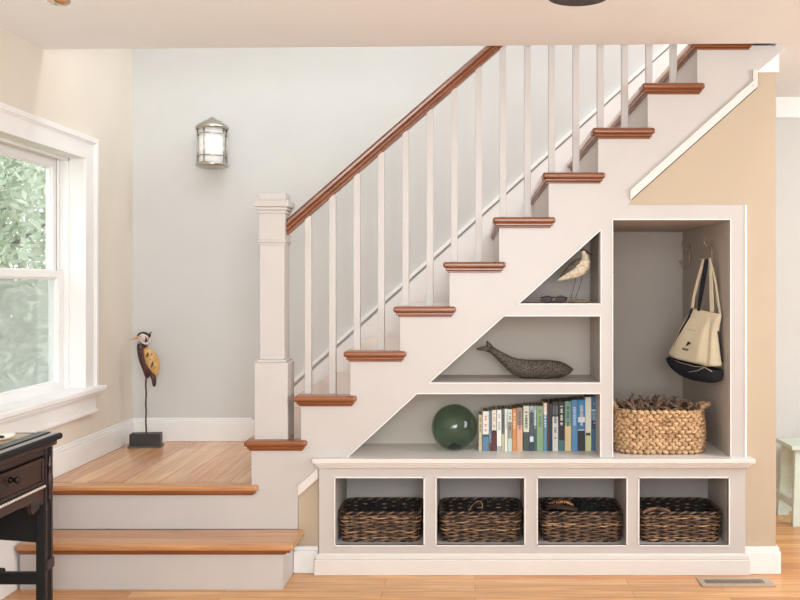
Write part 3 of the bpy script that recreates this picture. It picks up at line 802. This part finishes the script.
def H(x, y): return (115+x/10, 325+y/10)
def hl(lst): return [(P(115+x/10, 325+y/10, Yh), a/10*sH, th) for (x,y,a,th) in lst]
b = B(); b.loft(hl([(272,196,50,.018),(262,240,42,.020),(275,300,46,.026),(298,360,52,.030),(322,420,52,.029),(330,470,44,.024),(322,512,26,.014),(314,535,8,.005)]), 16); b.build('body', HB, hr)
b = B(); b.loft(hl([(340,470,30,.016),(378,500,30,.014),(390,545,25,.012),(392,590,20,.010),(392,615,12,.006)]), 12); b.build('tail', HB, hr)
b = B(); b.loft(hl([(300,232,16,.012),(325,262,42,.030),(350,310,62,.036),(370,360,66,.037),(388,410,58,.034),(404,455,38,.026),(414,490,18,.014),(420,515,5,.004)]), 16); w_ = b.build('wing', HW, hr)
GRN = mat('green_feather_marks', (96,110,70), .7, c2=(60,50,40), scale=60)
b = B()
for (x,y,a,c_) in ((325,300,12,26),(372,395,11,32),(368,290,8,10),(350,345,6,8),(392,430,5,9)):
    q = P(115+x/10,325+y/10,Yh-.036); b.ball(q,(a/10*sH,.003,c_/10*sH),10,6, Matrix.Rotation(R(12),3,'Y'))
b.build('feather_mark', GRN, w_)
b = B(); b.ball(P(143.9,337,Yh),(5.4*sH,.024,4.9*sH),18,12); hd = b.build('head', HC, hr)
b = B(); b.loft(hl([(228,108,9,.010),(250,88,14,.018),(285,76,11,.022),(318,90,14,.018),(338,110,14,.011),(350,85,8,.006),(366,66,3,.003)]),10)
b.loft(hl([(335,120,12,.008),(352,108,8,.006),(356,96,4,.003)]),8)
b.loft(hl([(316,104,9,.02),(322,135,10,.025),(312,165,8,.02)]),8)
b.build('crest', mat('near_black_feathers',(50,34,30),.6), hd)
b = B(); b.loft(hl([(350,140,6,.008),(346,175,13,.018),(315,188,13,.023),(278,168,12,.024),(250,150,12,.022),(228,170,13,.017),(226,195,8,.010)]),10); b.build('neck_curve', HC, hd)
b = B(); b.loft(hl([(322,212,7,.014),(296,206,11,.022),(272,182,9,.022),(255,172,5,.018)]),10); b.build('neck_stripe', HB, hd)
b = B(); b.loft(hl([(292,235,4,.010),(270,222,14,.020),(258,196,9,.018)]),8); b.build('throat_patch', HC, hd)
b = B(); b.loft(hl([(250,122,15,.012),(225,126,14,.009),(190,134,9,.006),(160,141,5,.004),(140,146,1.5,.0015)]),12); b.build('beak', mat('pale_beak',(216,160,104),.5,var=.1), hd)
b = B(); b.ball(P(115+25.2, 325+11.2, Yh-.023),.0035,8,6); b.build('eye', FRM, hd)

# ------------------------------------------------------------------ wall sconce
Yc = YB-.088; cx = P(212.2,143,Yc).x; sC = (D+Yc)/F
sc_ = thing('wall_sconce', (cx, YB-.01, ZZ(143,Yc)), 'brushed nickel lantern sconce with frosted cylinder on the back wall', 'wall lamp')
def zc(py): return ZZ(py,Yc)
b = B(); b.lathe([(.072,zc(165)),(.072,zc(127))],(cx,Yc,0),40); b.build('glass_shade', FROST, sc_, smooth=False)
b = B(); b.lathe([(.094,zc(129.5)),(.096,zc(127.5)),(.088,zc(125.8)),(.052,zc(121.5)),(.022,zc(119.4)),(.016,zc(118.0)),(.004,zc(117.3))],(cx,Yc,0),40); b.build('cap', NICKEL, sc_)
b = B(); b.lathe([(.060,zc(168)),(.090,zc(166.6)),(.095,zc(165)),(.090,zc(163.2))],(cx,Yc,0),40); b.build('bottom_plate', NICKEL, sc_)
for yy in (134.6, 156.4):
    b = B(); b.tube([(cx+.083*math.cos(a),Yc+.083*math.sin(a),zc(yy)) for a in [2*PI*k/48 for k in range(48)]], .0042, 6, closed=True); b.build('band', NICKEL, sc_)
for ang in (-108, -22, 20, 160, 200):
    a = R(ang); x, y = cx+.083*math.cos(a), Yc+.083*math.sin(a)
    if y > YB-.01: continue
    b = B(); b.tube([(x,y,zc(165)),(x,y,zc(128.5))], .0042, 8); b.build('upright', NICKEL, sc_)
b = B(); b.box(cx-.055,cx+.055,YB-.016,YB-.001,zc(160),zc(131)); b.build('backplate', NICKEL, sc_, .003)

# ------------------------------------------------------------------ hooks and tote bag
HKM = mat('antique_brass_hook', (196,170,150), .4, .6, var=.2, scale=60)
def hook(Y, label):
    t = thing('coat_hook', (AX1-.001, Y, 1.47), label, 'hook', 'coat hooks inside the alcove')
    x = AX1
    b = B(); b.loft([((x-.003,Y,1.452),.004,.004),((x-.004,Y,1.475),.011,.004),((x-.004,Y,1.53),.009,.004),((x-.003,Y,1.572),.003,.003)],8, thick=(1,0,0)); b.build('backplate', HKM, t)
    b = B(); b.tube([(x-.006,Y,1.535),(x-.03,Y,1.545),(x-.042,Y,1.562),(x-.040,Y,1.578)], .0038, 8); b.ball((x-.040,Y,1.581),.007); b.build('upper_prong', HKM, t)
    b = B(); b.tube([(x-.006,Y,1.50),(x-.010,Y,1.462),(x-.026,Y,1.446),(x-.046,Y,1.452),(x-.054,Y,1.474)], .0042, 8); b.ball((x-.054,Y,1.477),.0075); b.build('lower_prong', HKM, t)
    b = B(); b.tube([(x-.012,Y-.022,1.535),(x-.014,Y,1.530),(x-.012,Y+.022,1.535)], .004, 6); b.build('crossbar', HKM, t)
    return t
hook(.318, 'brass hook holding the canvas tote')
hook(.80, 'empty brass hook deeper in the alcove, left of the tote')
t = thing('coat_hook', (AX0+.001, .10, 1.40), 'dark hook just showing at the left edge of the alcove', 'hook', 'coat hooks inside the alcove')
b = B(); yy=.12; z0=1.40
b.box(AX0, AX0+.004, yy-.010, yy+.010, z0-.03, z0+.03); b.build('backplate', IRON, t, .001)
b = B(); b.tube([(AX0+.004,yy,z0+.01),(AX0+.014,yy,z0+.012),(AX0+.020,yy,z0+.006)],.004,6); b.tube([(AX0+.004,yy,z0-.012),(AX0+.012,yy,z0-.016),(AX0+.016,yy,z0-.006)],.004,6); b.build('prong', IRON, t)

# tote: hangs in a vertical plane slanting away from the alcove's right wall
CANV = mat('natural_canvas', (240,226,196), .85, var=.06, scale=240, bump=.25, bdist=.0006)
NAVY = mat('navy_canvas', (32,34,46), .85, var=.15, scale=200, bump=.2, bdist=.0006)
p0 = Vector((1.150,.17,0)); p1_ = Vector((1.005,.56,0))
ud = (p1_-p0).normalized(); nd = Vector((ud.y,-ud.x,0))
if nd.x > 0: nd = -nd      # towards the camera / room side (-X)
def onbag(px, py, off=0.0):
    q0 = p0 + nd*off
    # ray from the camera through (px,py) meets the bag's plane
    d = Vector(((px-VX)/F, 1, -(py-VY)/F)); o_ = Vector((0,-D,EYE))
    tt = (q0-o_).dot(nd)/d.dot(nd); return o_ + d*tt
tb = thing('tote_bag', onbag(697,383), 'natural canvas tote with navy base hanging from the brass hook in the alcove', 'bag')
rows = [ # left and right outline, bulge
 ((691.5,308),(721.5,314.5),.006),((688.5,314),(720,322),.018),((684.5,322),(718.5,331),.030),((680.5,332),(719.5,342),.040),((676,343),(721,353),.048),((672.5,351),(722,363),.054),((670,356.5),(722.5,370),.058)]
rows2 = [((669.3,357),(722.7,370.5),.060),((670.5,362),(722.8,374),.060),((674.5,368),(722.5,377.5),.055),((681,374),(721,380.5),.045),((689,378.5),(716,382.5),.028),((696,381),(709,383.2),.008)]
def bagmesh(rows, fold=0.0):
    b = B(); N = 22; rings = []
    for (l, r_, bl) in rows:
        ring = []
        A, C_ = onbag(*l), onbag(*r_)
        for i in range(N+1):
            u = i/N; e = math.sqrt(max(0,1-(2*u-1)**2))
            w = bl*(.35+.65*e)*(1 if 0<i<N else .2) + fold*bl*.25*math.sin(u*9) - (bl*.75*math.exp(-((u-.80)/.06)**2) if fold > .3 and bl > .02 else 0)
            ring.append(A.lerp(C_,u) + nd*w)
        for i in range(N,-1,-1):
            u = i/N; e = math.sqrt(max(0,1-(2*u-1)**2))
            ring.append(A.lerp(C_,u) - nd*(.004+bl*.28*e))
        rings.append(b.ring(ring))
    for a, c_ in zip(rings, rings[1:]): b.bridge(a, c_)
    b.cap(rings[-1]); 
    return b, rings
b, rg = bagmesh(rows, .5); b.build('canvas_body', CANV, tb, subsurf=1)
b, rg = bagmesh(rows2, .2); b.build('navy_base', NAVY, tb, subsurf=1)
# hem thread line between the two
b = B(); b.tube([onbag(670.5,358.5,.020), onbag(680,362.5,.062), onbag(695,366.5,.066), onbag(704,367,.066), onbag(712,371.5,.06)], .0012, 5); b.tube([onbag(689,372,.060), onbag(698,370.5,.064), onbag(704,367.5,.066)], .0012, 5); b.build('piping', CANV, tb)
# folded flap of canvas at the right and its shadow gap
b = B()
def ribbon(b, pts, w, th=.002, wd=None):
    """strap: pts of 3D centre line, width direction wd"""
    wd = Vector(wd).normalized(); rings = []
    m = len(pts)
    for i,p in enumerate(pts):
        t_ = (Vector(pts[min(i+1,m-1)])-Vector(pts[max(i-1,0)])).normalized(); nn = t_.cross(wd).normalized()
        ww = w[i] if isinstance(w,(list,tuple)) else w
        rings.append(b.ring([p-wd*ww+nn*th, p+wd*ww+nn*th, p+wd*ww-nn*th, p-wd*ww-nn*th]))
    for a,c_ in zip(rings,rings[1:]): b.bridge(a,c_,False)
    b.cap(rings[0],True); b.cap(rings[-1])
hk = Vector((AX1-.040,.318,1.462))
apex = onbag(707,259,.0)
b = B()
sN = [onbag(706.5,259,.012), onbag(705,270,.012), onbag(702.5,285,.016), onbag(700,300,.02), onbag(698.5,311,.022)]
ribbon(b, sN, [.014,.018,.017,.014,.007], .0022, ud); b.build('strap', NAVY, tb)['label'] = 'navy strap'
b = B()
ribbon(b, [onbag(704,259,.004), onbag(701.5,268,.004), onbag(697.5,282,.006), onbag(693.5,298,.01), onbag(692,309,.012)], [.010,.012,.011,.010,.010], .002, ud)
ribbon(b, [onbag(708.5,259,-.004), onbag(710,266,-.004), onbag(711,280,-.004), onbag(711.5,296,-.004), onbag(712,312,-.002)], [.008,.011,.012,.014,.015], .002, ud)
ribbon(b, [onbag(709.5,258,-.008), onbag(713,270,-.010), onbag(716,285,-.012), onbag(718,300,-.012), onbag(720,314,-.010)], [.006,.006,.006,.006,.006], .002, ud)
b.build('strap', CANV, tb)['label'] = 'natural canvas strap'
b = B(); ribbon(b, [onbag(692.3,308,.012), onbag(688.3,318,.024), onbag(681.0,331,.034), onbag(674.3,345,.040), onbag(670.0,356.5,.042)], .008, .002, ud)
b.build('edge_binding', NAVY, tb)
b = B(); 
ribbon(b, [onbag(718.2,331,.014), onbag(720,345,.014), onbag(722.2,362,.014)], .0035, .002, ud); b.build('side_binding', NAVY, tb)
# small printed mark: a leaning triangle over a line of tiny letters
b = B()
tri = [onbag(685.8,346.5,.062), onbag(691.2,343.2,.064), onbag(688.2,341.2,.062)]
v0 = b.ring(tri + []); v1 = b.ring([q+nd*.0015 for q in tri]); b.bridge(v0,v1,False); b.cap(v0,True); b.cap(v1)
for k in range(4):
    x = 682.6+k*1.5; a = [onbag(x,347.6+k*.35,.062), onbag(x+.95,347.8+k*.35,.062), onbag(x+.95,350.0+k*.35,.062), onbag(x,349.8+k*.35,.062)]
    v0 = b.ring(a); v1 = b.ring([q+nd*.0012 for q in a]); b.bridge(v0,v1,False); b.cap(v0,True); b.cap(v1)
b.build('printed_mark', NAVY, tb)
b = B(); b.tube([onbag(687.5,329,.045), onbag(691,330,.05), onbag(695,330.8,.05)], .0008, 5); b.build('pocket_seam', mat('tan_thread',(170,140,100),.8), tb)

# ------------------------------------------------------------------ seagrass basket
SG = mat('seagrass_braid', (212,174,132), .75, c2=(136,94,60), scale=34, contrast=(.3,.6), bump=.7, stretch=(1,1,3))
gw, gd, gh = .42, .36, .205
gx, gy = .893, .062+gd/2
ga = R(0)
gb = thing('seagrass_basket', (gx, gy, BZ+.001), 'chunky braided seagrass basket on the alcove floor', 'basket', rz=ga)
b = B(); nrow = 11; NB = 46; rnd = random.Random(4)
for r in range(nrow):
    z = .012 + r*(gh-.02)/(nrow-1); fl_ = 1.0 + .03*math.sin(PI*r/(nrow-1)) - .02*(r/(nrow-1))
    pts, tot = rrect(gw*fl_, gd*fl_, .10, NB)
    pts2, _ = rrect(gw*fl_, gd*fl_, .10, NB*2)
    for i in range(NB):
        x,y,a,c_ = pts2[(2*i + (r%2))%(NB*2)]
        ang = math.atan2(c_,a); rot = Matrix.Rotation(ang,3,'Z') @ Matrix.Rotation(R(28 if r%2 else -28)+rnd.uniform(-.15,.15),3,'X')
        b.ball((x+a*rnd.uniform(-.002,.003),y+c_*rnd.uniform(-.002,.003),z+rnd.uniform(-.001,.001)), (.0105,.0175,.0115), 8, 6, rot)
b.build('braided_side', SG, gb, loc=(0,0,0))
b = B(); pts,_ = rrect(gw*.97, gd*.97, .10, 60)
inn = [[(x*k,y*k,z) for x,y,a,c_ in pts] for k,z in ((.9,.004),(.96,.01),(.965,gh-.01))]
rr = [b.ring(q) for q in inn]; b.bridge(rr[0],rr[1]); b.bridge(rr[1],rr[2]); b.cap(rr[0],True); b.build('lining', mat('seagrass_inner',(120,84,54),.8,var=.3,scale=60), gb, loc=(0,0,0))
for s_ in (-1,1):
    b = B(); path = []
    for k in range(13):
        a = PI*k/12; path.append((s_*(gw/2-.006+(.050 if s_>0 else .012)*math.sin(a)), .055*math.cos(a)-.02, gh+.002+.014*math.sin(a)))
    for q in range(3):
        b.tube([(p[0]+.005*math.cos(k*1.4+q*2.1),p[1]+.003*math.sin(k*2+q),p[2]+.005*math.sin(k*1.4+q*2.1)) for k,p in enumerate(path)], .0072, 7)
    b.build('handle', SG, gb, loc=(0,0,0))
# dried starfish piled in it
STAR = mat('dried_starfish_skin', (124,98,80), .85, c2=(66,50,42), scale=70, contrast=(.3,.6), bump=.8)
def starfish(seed):
    rnd = random.Random(seed); b = B()
    for k in range(5):
        a = 2*PI*k/5 + rnd.uniform(-.15,.15); L = rnd.uniform(.048,.066); dz = rnd.uniform(-.008,.012)
        pts = []
        for j,(q,r_) in enumerate(((0,.0105),(.25,.0095),(.5,.0075),(.78,.0052),(1,.0022))):
            aa = a + .25*q*q*rnd.uniform(-1,1)
            pts.append((Vector((math.cos(aa)*L*q, math.sin(aa)*L*q, dz*q*q)), r_, r_*.75))
        b.loft(pts, 8, thick=(0,0,1))
    b.ball((0,0,0),(.013,.013,.009),10,6)
    return b
protos = []
lab_pos = ['at the left end of the pile','near the back left','in the middle of the pile','near the back','at the right end','in the front']
G = Matrix.Rotation(ga,4,'Z')
k = 0
meshes = [starfish(100+i) for i in range(5)]
sobj = []
rnd = random.Random(11)
for j in range(4):
    for i in range(9):
        lx = -gw/2+.05 + i*(gw-.10)/8 + rnd.uniform(-.008,.008); ly = -gd/2+.055 + j*(gd-.11)/3 + rnd.uniform(-.01,.01)
        lz = gh-.022 + .022*math.cos(lx*7)*math.cos(ly*6) + rnd.uniform(-.008,.012)
        w = G @ Vector((lx,ly,0))
        if k < 5: o = meshes[k].build('dried_starfish', STAR)
        else: o = sobj[k%5].copy(); COL.objects.link(o)
        o.location = (gx+w.x, gy+w.y, BZ+lz+.004); o.rotation_euler = (rnd.uniform(-1.1,1.1), rnd.uniform(-.9,.9), rnd.uniform(0,6.28))
        tag(o, 'brown dried starfish heaped in the seagrass basket', 'starfish', 'dried starfish in the seagrass basket')
        sobj.append(o); k += 1

# ------------------------------------------------------------------ floor vent
b = B()
vx0, vx1, vy0, vy1 = 1.015, 1.345, -.195, -.068
VM = mat('satin_nickel_grille', (196,178,158), .4, .5, var=.05)
fv = thing('floor_vent', ((vx0+vx1)/2,(vy0+vy1)/2,0), 'metal floor register with slanted slots in front of the bench', 'vent')
b.prism([[(vx0,vy0),(vx1,vy0),(vx1,vy1),(vx0,vy1)],[(vx0+.026,vy0+.036),(vx1-.036,vy0+.036),(vx1-.036,vy1-.030),(vx0+.026,vy1-.030)]], .0005, .006, XY); b.build('frame', VM, fv, .0015)
b = B(); b.box(vx0+.02, vx1-.02, vy0+.02, vy1-.02, .0002, .0012); b.build('duct', mat('duct_black',(14,13,12),.8), fv)
nslat = 18
for i in range(nslat+1):
    x = vx0+.026 + i*(vx1-vx0-.062)/nslat
    b = B(); b.quadbox([(x-.003,vy0+.034,.001),(x+.003,vy0+.034,.001),(x-.010+.003,vy1-.028,.001),(x-.010-.003,vy1-.028,.001),(x-.003,vy0+.034,.005),(x+.003,vy0+.034,.005),(x-.010+.003,vy1-.028,.005),(x-.010-.003,vy1-.028,.005)])
    b.build('slat', VM, fv)

# ------------------------------------------------------------------ ceiling lamps
px_, pd = 578.5, 2.69
X = (px_-VX)*pd/F; Yp = pd-D; zr = 2.192
lp = thing('pendant_lamp', (X,Yp,ZC), 'dark bronze pendant lamp cut off by the top edge of the photo', 'pendant lamp')
b = B(); b.lathe([(.090,zr),(.094,zr+.006),(.092,zr+.03),(.080,zr+.075),(.045,zr+.11),(.020,zr+.12)],(X,Yp,0),48); b.build('shade', BRONZE, lp)
b = B(); b.tube([(X,Yp,zr+.11),(X,Yp,ZC-.01)],.007,8); b.build('stem', BRONZE, lp)
b = B(); b.lathe([(.06,ZC-.02),(.062,ZC-.001)],(X,Yp,0),32); b.build('canopy', BRONZE, lp)
pd = 2.72; X = (59-VX)*pd/F; Yp = pd-D; zr = EYE+(VY-5.4)*(pd)/F
lp = thing('glass_pendant', (X,Yp,ZC), 'small nickel and glass pendant at the top left edge of the photo', 'pendant lamp')
b = B(); b.lathe([(.005,zr-.0),(.022,zr+.003),(.032,zr+.010),(.034,zr+.020),(.022,zr+.032),(.010,zr+.045)],(X,Yp,0),32); b.build('finial', mat('polished_nickel',(214,200,188),.1,1.0), lp)
b = B(); b.lathe([(.020,zr+.034),(.05,zr+.06),(.06,zr+.12),(.03,zr+.18)],(X,Yp,0),32, capb=False); b.build('glass_globe', PANE, lp)
b = B(); b.tube([(X,Yp,zr+.03),(X,Yp,ZC-.01)],.006,8); b.build('stem', NICKEL, lp)
b = B(); b.lathe([(.05,ZC-.02),(.052,ZC-.001)],(X,Yp,0),32); b.build('canopy', NICKEL, lp)

# ------------------------------------------------------------------ desk
DW = mat('dark_mahogany', (58,33,29), .42, c2=(18,9,9), scale=5, stretch=(12,1.2,12), contrast=(.3,.65), coat=.15)
DB = mat('near_black_wood', (12,9,10), .75, var=.3, scale=8)
DT = mat('black_lacquer', (16,12,15), .3)
dk = thing('writing_desk', (-1.85,-1.2,0), 'dark carved wooden writing desk with beaded drawer against the window wall', 'desk')
FX = -1.676; DY1 = -.655; DY0 = -1.95; DX0 = XL+.035
def Zd(py, s): return EYE-(py-VY)/s
# top
ZT = .762
b = B(); b.box(DX0, FX+.035, DY0-.03, DY1+.022, ZT-.024, ZT); b.build('desktop', DB, dk, .008, 3)
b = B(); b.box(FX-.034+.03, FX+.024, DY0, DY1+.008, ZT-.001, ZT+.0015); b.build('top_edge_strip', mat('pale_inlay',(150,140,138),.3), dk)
b = B(); b.box(DX0+.01, FX-.06, DY0+.03, DY1-.03, ZT-.001, ZT+.004); b.build('reflection_panel', mat('tan_wall_reflection',(196,172,142),.35,var=.06,scale=20), dk)  # tan panel paints the wall's reflection in the glossy top
b = B(); b.box(FX-.056, FX-.008, DY0+.0, DY1+.004, ZT-.001, ZT+.006); b.build('raised_border', DT, dk, .002)
b = B(); b.box(DX0+.005, FX+.018, DY0-.01, DY1+.010, ZT-.046, ZT-.024); b.build('top_moulding', DW, dk, .007, 3)
# frame rails and drawer
z_d1, z_d0 = ZT-.075, .555
b = B(); b.box(FX-.03, FX-.002, DY0, DY1-.03, z_d1, ZT-.046); b.build('front_rail', DW, dk, .002)
b = B(); b.box(FX-.02, FX+.004, DY1-.50, DY1-.085, z_d0+.028, z_d1-.004); dr = b.build('drawer', DW, dk, .003)
b = B(); b.box(FX-.0, FX+.010, DY1-.50, DY1-.085, z_d1-.014, z_d1-.004); b.box(FX, FX+.010, DY1-.095, DY1-.085, z_d0+.03, z_d1-.004); b.box(FX, FX+.010, DY1-.50, DY1-.085, z_d0+.028, z_d0+.038); b.build('drawer_edging', DW, dr, .002)
ky = 920/((475-17)/(-(FX+.03)*-1)*-1) if False else None
s_k = (475-17)/(-(FX+.03)); ky = F/s_k - D; kz = EYE-(480-VY)/s_k
b = B(); b.tube([(FX+.002,ky,kz),(FX+.012,ky,kz),(FX+.022,ky,kz),(FX+.034,ky,kz),(FX+.041,ky,kz)], [.019,.007,.008,.0165,.010], 16); b.build('knob', IRON, dr)
b = B(); b.tube([(FX+.002,ky,kz),(FX+.006,ky,kz)], [.026,.024], 8); b.build('knob_plate', DW, dr)
b = B(); b.box(FX-.03, FX, DY0, DY1-.50, z_d0+.02, z_d1); b.build('drawer_blank', DW, dk, .002)
# beaded strip and scalloped apron
b = B(); b.box(FX-.025, FX+.001, DY0, DY1-.06, z_d0+.004, z_d0+.028); b.build('lower_rail', DB, dk, .001)
bd = B(); y = DY1-.070
while y > DY1-.72:
    bd.ball((FX+.003,y,z_d0+.012),(.0062,.0052,.0058),8,6); y -= .0185
tag(bd.build('bead_row', mat('worn_gilt_beads',(214,200,184),.35,.2), dk), kind='stuff')
ap = [(DY1-.06, z_d0+.004),(DY1-.06,z_d0-.055),(DY1-.085,z_d0-.058),(DY1-.098,z_d0-.048),(DY1-.102,z_d0-.066),(DY1-.150,z_d0-.078),(DY1-.165,z_d0-.062),(DY1-.170,z_d0-.030),(DY1-.19,z_d0-.036),(DY1-.25,z_d0-.030),(DY0+.1,z_d0-.03),(DY0+.1,z_d0+.004)]
b = B(); b.prism(ap, FX-.018, FX-.002, YZ); b.build('scalloped_apron', DW, dk)
# end panel and side boards
b = B()
b.prism([(DX0+.03, ZT-.046),(FX-.03, ZT-.046),(FX-.03,.34),(FX-.09,.345),(FX-.18,.352),(DX0+.03,.36)], DY1-.045, DY1-.025, XZ)
b.build('end_panel', DB, dk)
b = B(); b.box(DX0+.005, DX0+.025, DY0, DY1-.045, .36, ZT-.046); b.build('back_panel', DB, dk)
def leg(x0,x1,y0,y1):
    b = B(); b.box(x0,x1,y0,y1,.0,ZT-.046)
    o = b.build('leg', DB, dk, .003)
    return o
for (x0,y0) in ((FX-.035,DY1-.062),(DX0+.005,DY1-.062),(FX-.035,DY0+.01),(DX0+.005,DY0+.01)):
    o = leg(x0,x0+.035,y0,y0+.062)
    if x0 > -1.8:
        b = B()
        b.box(x0+.034,x0+.040,y0+.002,y0+.014,.06,ZT-.05); b.box(x0+.034,x0+.040,y0+.048,y0+.060,.06,ZT-.05)
        b.box(x0+.034,x0+.046,y0+.000,y0+.062,.235,.275)
        b.build('leg_fluting', DW, o, .002)
        b = B(); zc_ = .50
        b.lathe([(.003,0),(.007,.004),(.010,.02),(.006,.03),(.010,.04),(.013,.07),(.012,.10),(.006,.125),(.011,.135),(.011,.145),(.005,.155),(.008,.17),(.003,.18)],(x0+.040,y0+.031,zc_),12)
        b.build('turned_spindle', DW, o)
b = B(); b.box(DX0+.04, FX-.035, DY1-.05, DY1-.02, .178, .222); b.build('stretcher', DB, dk, .002)
b = B(); b.box(FX-.30,FX-.27, DY0+.05, DY1-.04, .20,.235); b.build('stretcher', DB, dk, .002)
b = B(); q = P(-1,572,-.95); b.loft([((q.x-.10,-.95,q.z-.03),.02,.03),((q.x-.03,-.95,q.z),.014,.03),((q.x+.012,-.95,q.z+.004),.010,.02),((q.x+.02,-.95,q.z+.004),.004,.01)],10)
b.build('carved_scroll', DB, dk)
# white dish on desk
sd = F/(D-.95); dX = (2-VX)/sd
ds = thing('white_dish', (-1.80,-.83,ZT+.004), 'white rounded dish with dark rim spot on the desk', 'dish')
b = B(); b.lathe([(.03,0),(.05,.004),(.062,.014),(.060,.020),(.04,.024),(.015,.026)],(-1.80,-.83,ZT+.0045),28); o = b.build('bowl', mat('glazed_white',(238,226,214),.25), ds)
b = B(); b.ball((-1.765,-.875,ZT+.022),(.014,.010,.006)); b.build('dark_stopper', FRM, o)

# ------------------------------------------------------------------ pale green bench in the far room
PG = mat('pale_green_paint', (212,222,208), .5, var=.05, scale=20)
pb = thing('green_bench', (2.3,.97,0), 'pale green painted bench with splayed legs in the room beyond', 'bench')
b = B(); b.box(1.760, 2.9, .81, 1.09, .428, .452); b.build('bench_seat', PG, pb, .004)
b = B(); b.box(1.83, 2.82, .835, .855, .365, .428); b.build('apron', PG, pb, .003)
for (x, y, dx, dy) in ((1.812,.85,-.007,-.01),(1.815,1.06,-.010,.04),(2.80,.85,.02,-.01),(2.80,1.06,.02,.04)):
    b = B(); w=.034; h=.016
    b.quadbox([(x+dx-w,y+dy-h,0),(x+dx+w,y+dy-h,0),(x+dx+w,y+dy+h,0),(x+dx-w,y+dy+h,0),(x-w+.01,y-h,.428),(x+w+.01,y-h,.428),(x+w+.01,y+h,.428),(x-w+.01,y+h,.428)])
    b.build('leg', PG, pb, .002)
b = B(); b.box(1.775,1.795,.84,1.11,.10,.14); b.build('stretcher', PG, pb, .002)
b = B(); b.box(2.80,2.82,.84,1.11,.10,.14); b.build('stretcher', PG, pb, .002)

# ------------------------------------------------------------------ garden outside
b = B(); b.box(-30, XL-.2, -20, 30, -.75, -.6); tag(b.build('lawn', mat('lawn_green',(120,150,90),.9,var=.3,scale=3)), 'lawn outside the window', 'lawn', None, 'structure')
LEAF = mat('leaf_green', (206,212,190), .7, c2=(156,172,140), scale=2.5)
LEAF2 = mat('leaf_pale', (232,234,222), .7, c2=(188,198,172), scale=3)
BARK = mat('bark', (110,92,76), .9, var=.3, scale=20)
def tree(x, y, h, r, seed, m, label, n=9000):
    rnd = random.Random(seed)
    t = thing('leafy_tree', (x,y,-.6), label, 'tree', 'trees outside the window')
    b = B(); b.tube([(x,y,-.6),(x+.05,y,h*.35),(x,y+.05,h*.75)],[.10,.07,.02],8)
    for k in range(7):
        a = rnd.uniform(0,6.28); z = rnd.uniform(.2,.6)*h
        b.tube([(x,y,z),(x+math.cos(a)*r*.7,y+math.sin(a)*r*.7,z+h*.2)],[.03,.008],5)
    b.build('trunk', BARK, t)
    b = B(); blobs = [(rnd.uniform(-.6,.6)*r, rnd.uniform(-.6,.6)*r, rnd.uniform(-.25,h-.3), rnd.uniform(.35,.6)*r) for _ in range(26)]
    for i in range(n):
        bx, by_, bz, br = rnd.choice(blobs)
        u = Vector((rnd.gauss(0,1),rnd.gauss(0,1),rnd.gauss(0,1))).normalized()*br*rnd.uniform(.7,1.05)
        c = Vector((x+bx,y+by_,bz)) + u
        a = Vector((rnd.gauss(0,1),rnd.gauss(0,1),rnd.gauss(0,1))).normalized(); w = a.cross(u).normalized(); L = rnd.uniform(.04,.075)
        v = b.ring([c-w*L, c-a*L*.4, c+w*L, c+a*L*.4]); b.cap(v)
    b.build('foliage', m, t)
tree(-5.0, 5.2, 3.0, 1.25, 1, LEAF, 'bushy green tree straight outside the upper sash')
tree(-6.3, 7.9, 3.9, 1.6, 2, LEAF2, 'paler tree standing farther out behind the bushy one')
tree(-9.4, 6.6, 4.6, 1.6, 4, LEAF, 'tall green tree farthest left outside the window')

# ------------------------------------------------------------------ camera
cam = bpy.data.cameras.new('camera'); co = bpy.data.objects.new('camera', cam); COL.objects.link(co)
co.location = (0,-D,EYE); co.rotation_euler = (R(90),0,0)
cam.sensor_width = 36; cam.lens = 36*F/800
cam.shift_x = -(VX-400)/800; cam.shift_y = -(300-VY)/800
cam.clip_start = .05; cam.clip_end = 200
SC.camera = co

# ------------------------------------------------------------------ light
w = bpy.data.worlds.new('world'); SC.world = w; w.use_nodes = True
bg = w.node_tree.nodes['Background']; bg.inputs[0].default_value = (.93,.97,1.0,1); bg.inputs[1].default_value = 2.1
def area(name, loc, rot, sx, sy, e, col=(1,1,1)):
    l = bpy.data.lights.new(name, 'AREA'); l.shape = 'RECTANGLE'; l.size = sx; l.size_y = sy; l.energy = e; l.color = col
    o = bpy.data.objects.new(name, l); COL.objects.link(o); o.location = loc; o.rotation_euler = rot; return o
def aim(o, tgt):
    o.rotation_euler = (Vector(tgt)-o.location).to_track_quat('-Z','Y').to_euler()
# window daylight from the left
# light from the upstairs hall above the stairs
a = area('upstairs_hall_light', (1.75,.42,4.1), (0,0,0), .25, .25, 15, (1,.99,.97)); aim(a, (-1.9,1.0,1.6))
a = area('stairwell_fill_light', (-.4,.60,5.1), (0,0,0), 3.2, .9, 6, (.95,.98,1))  # added soft fill over the stairwell, no skylight is built there
a = area('ceiling_bounce_fill', (.2,-5.0,1.0), (0,0,0), 3.6, 1.0, 140, (.82,.94,1)); aim(a, (.2,-4.6,2.9))  # unseen uplight added behind the camera to brighten the ceiling
a = area('rear_fill_light', (.3,-5.0,1.7), (0,0,0), 1.6, 1.3, 21, (.93,.97,1)); aim(a, (-2.0,1.1,.6)); a.data.spread = R(85)  # added fill for the landing corner; the rear wall has no window
a = area('right_window_daylight', (4.4,-2.4,1.5), (0,0,0), 1.6, 1.5, 17, (.95,.98,1)); aim(a, (-1.6,.2,.7)); a.data.spread = R(90)
a = area('next_room_light', (3.2,-.9,2.3), (0,0,0), 1.4, 1.4, 85, (.90,.96,1)); aim(a, (2.3,.1,0))

SC.view_settings.view_transform = 'Standard'; SC.view_settings.look = 'None'; SC.view_settings.gamma = 1.0
SC.view_settings.exposure = .16
SC.view_settings.use_curve_mapping = False
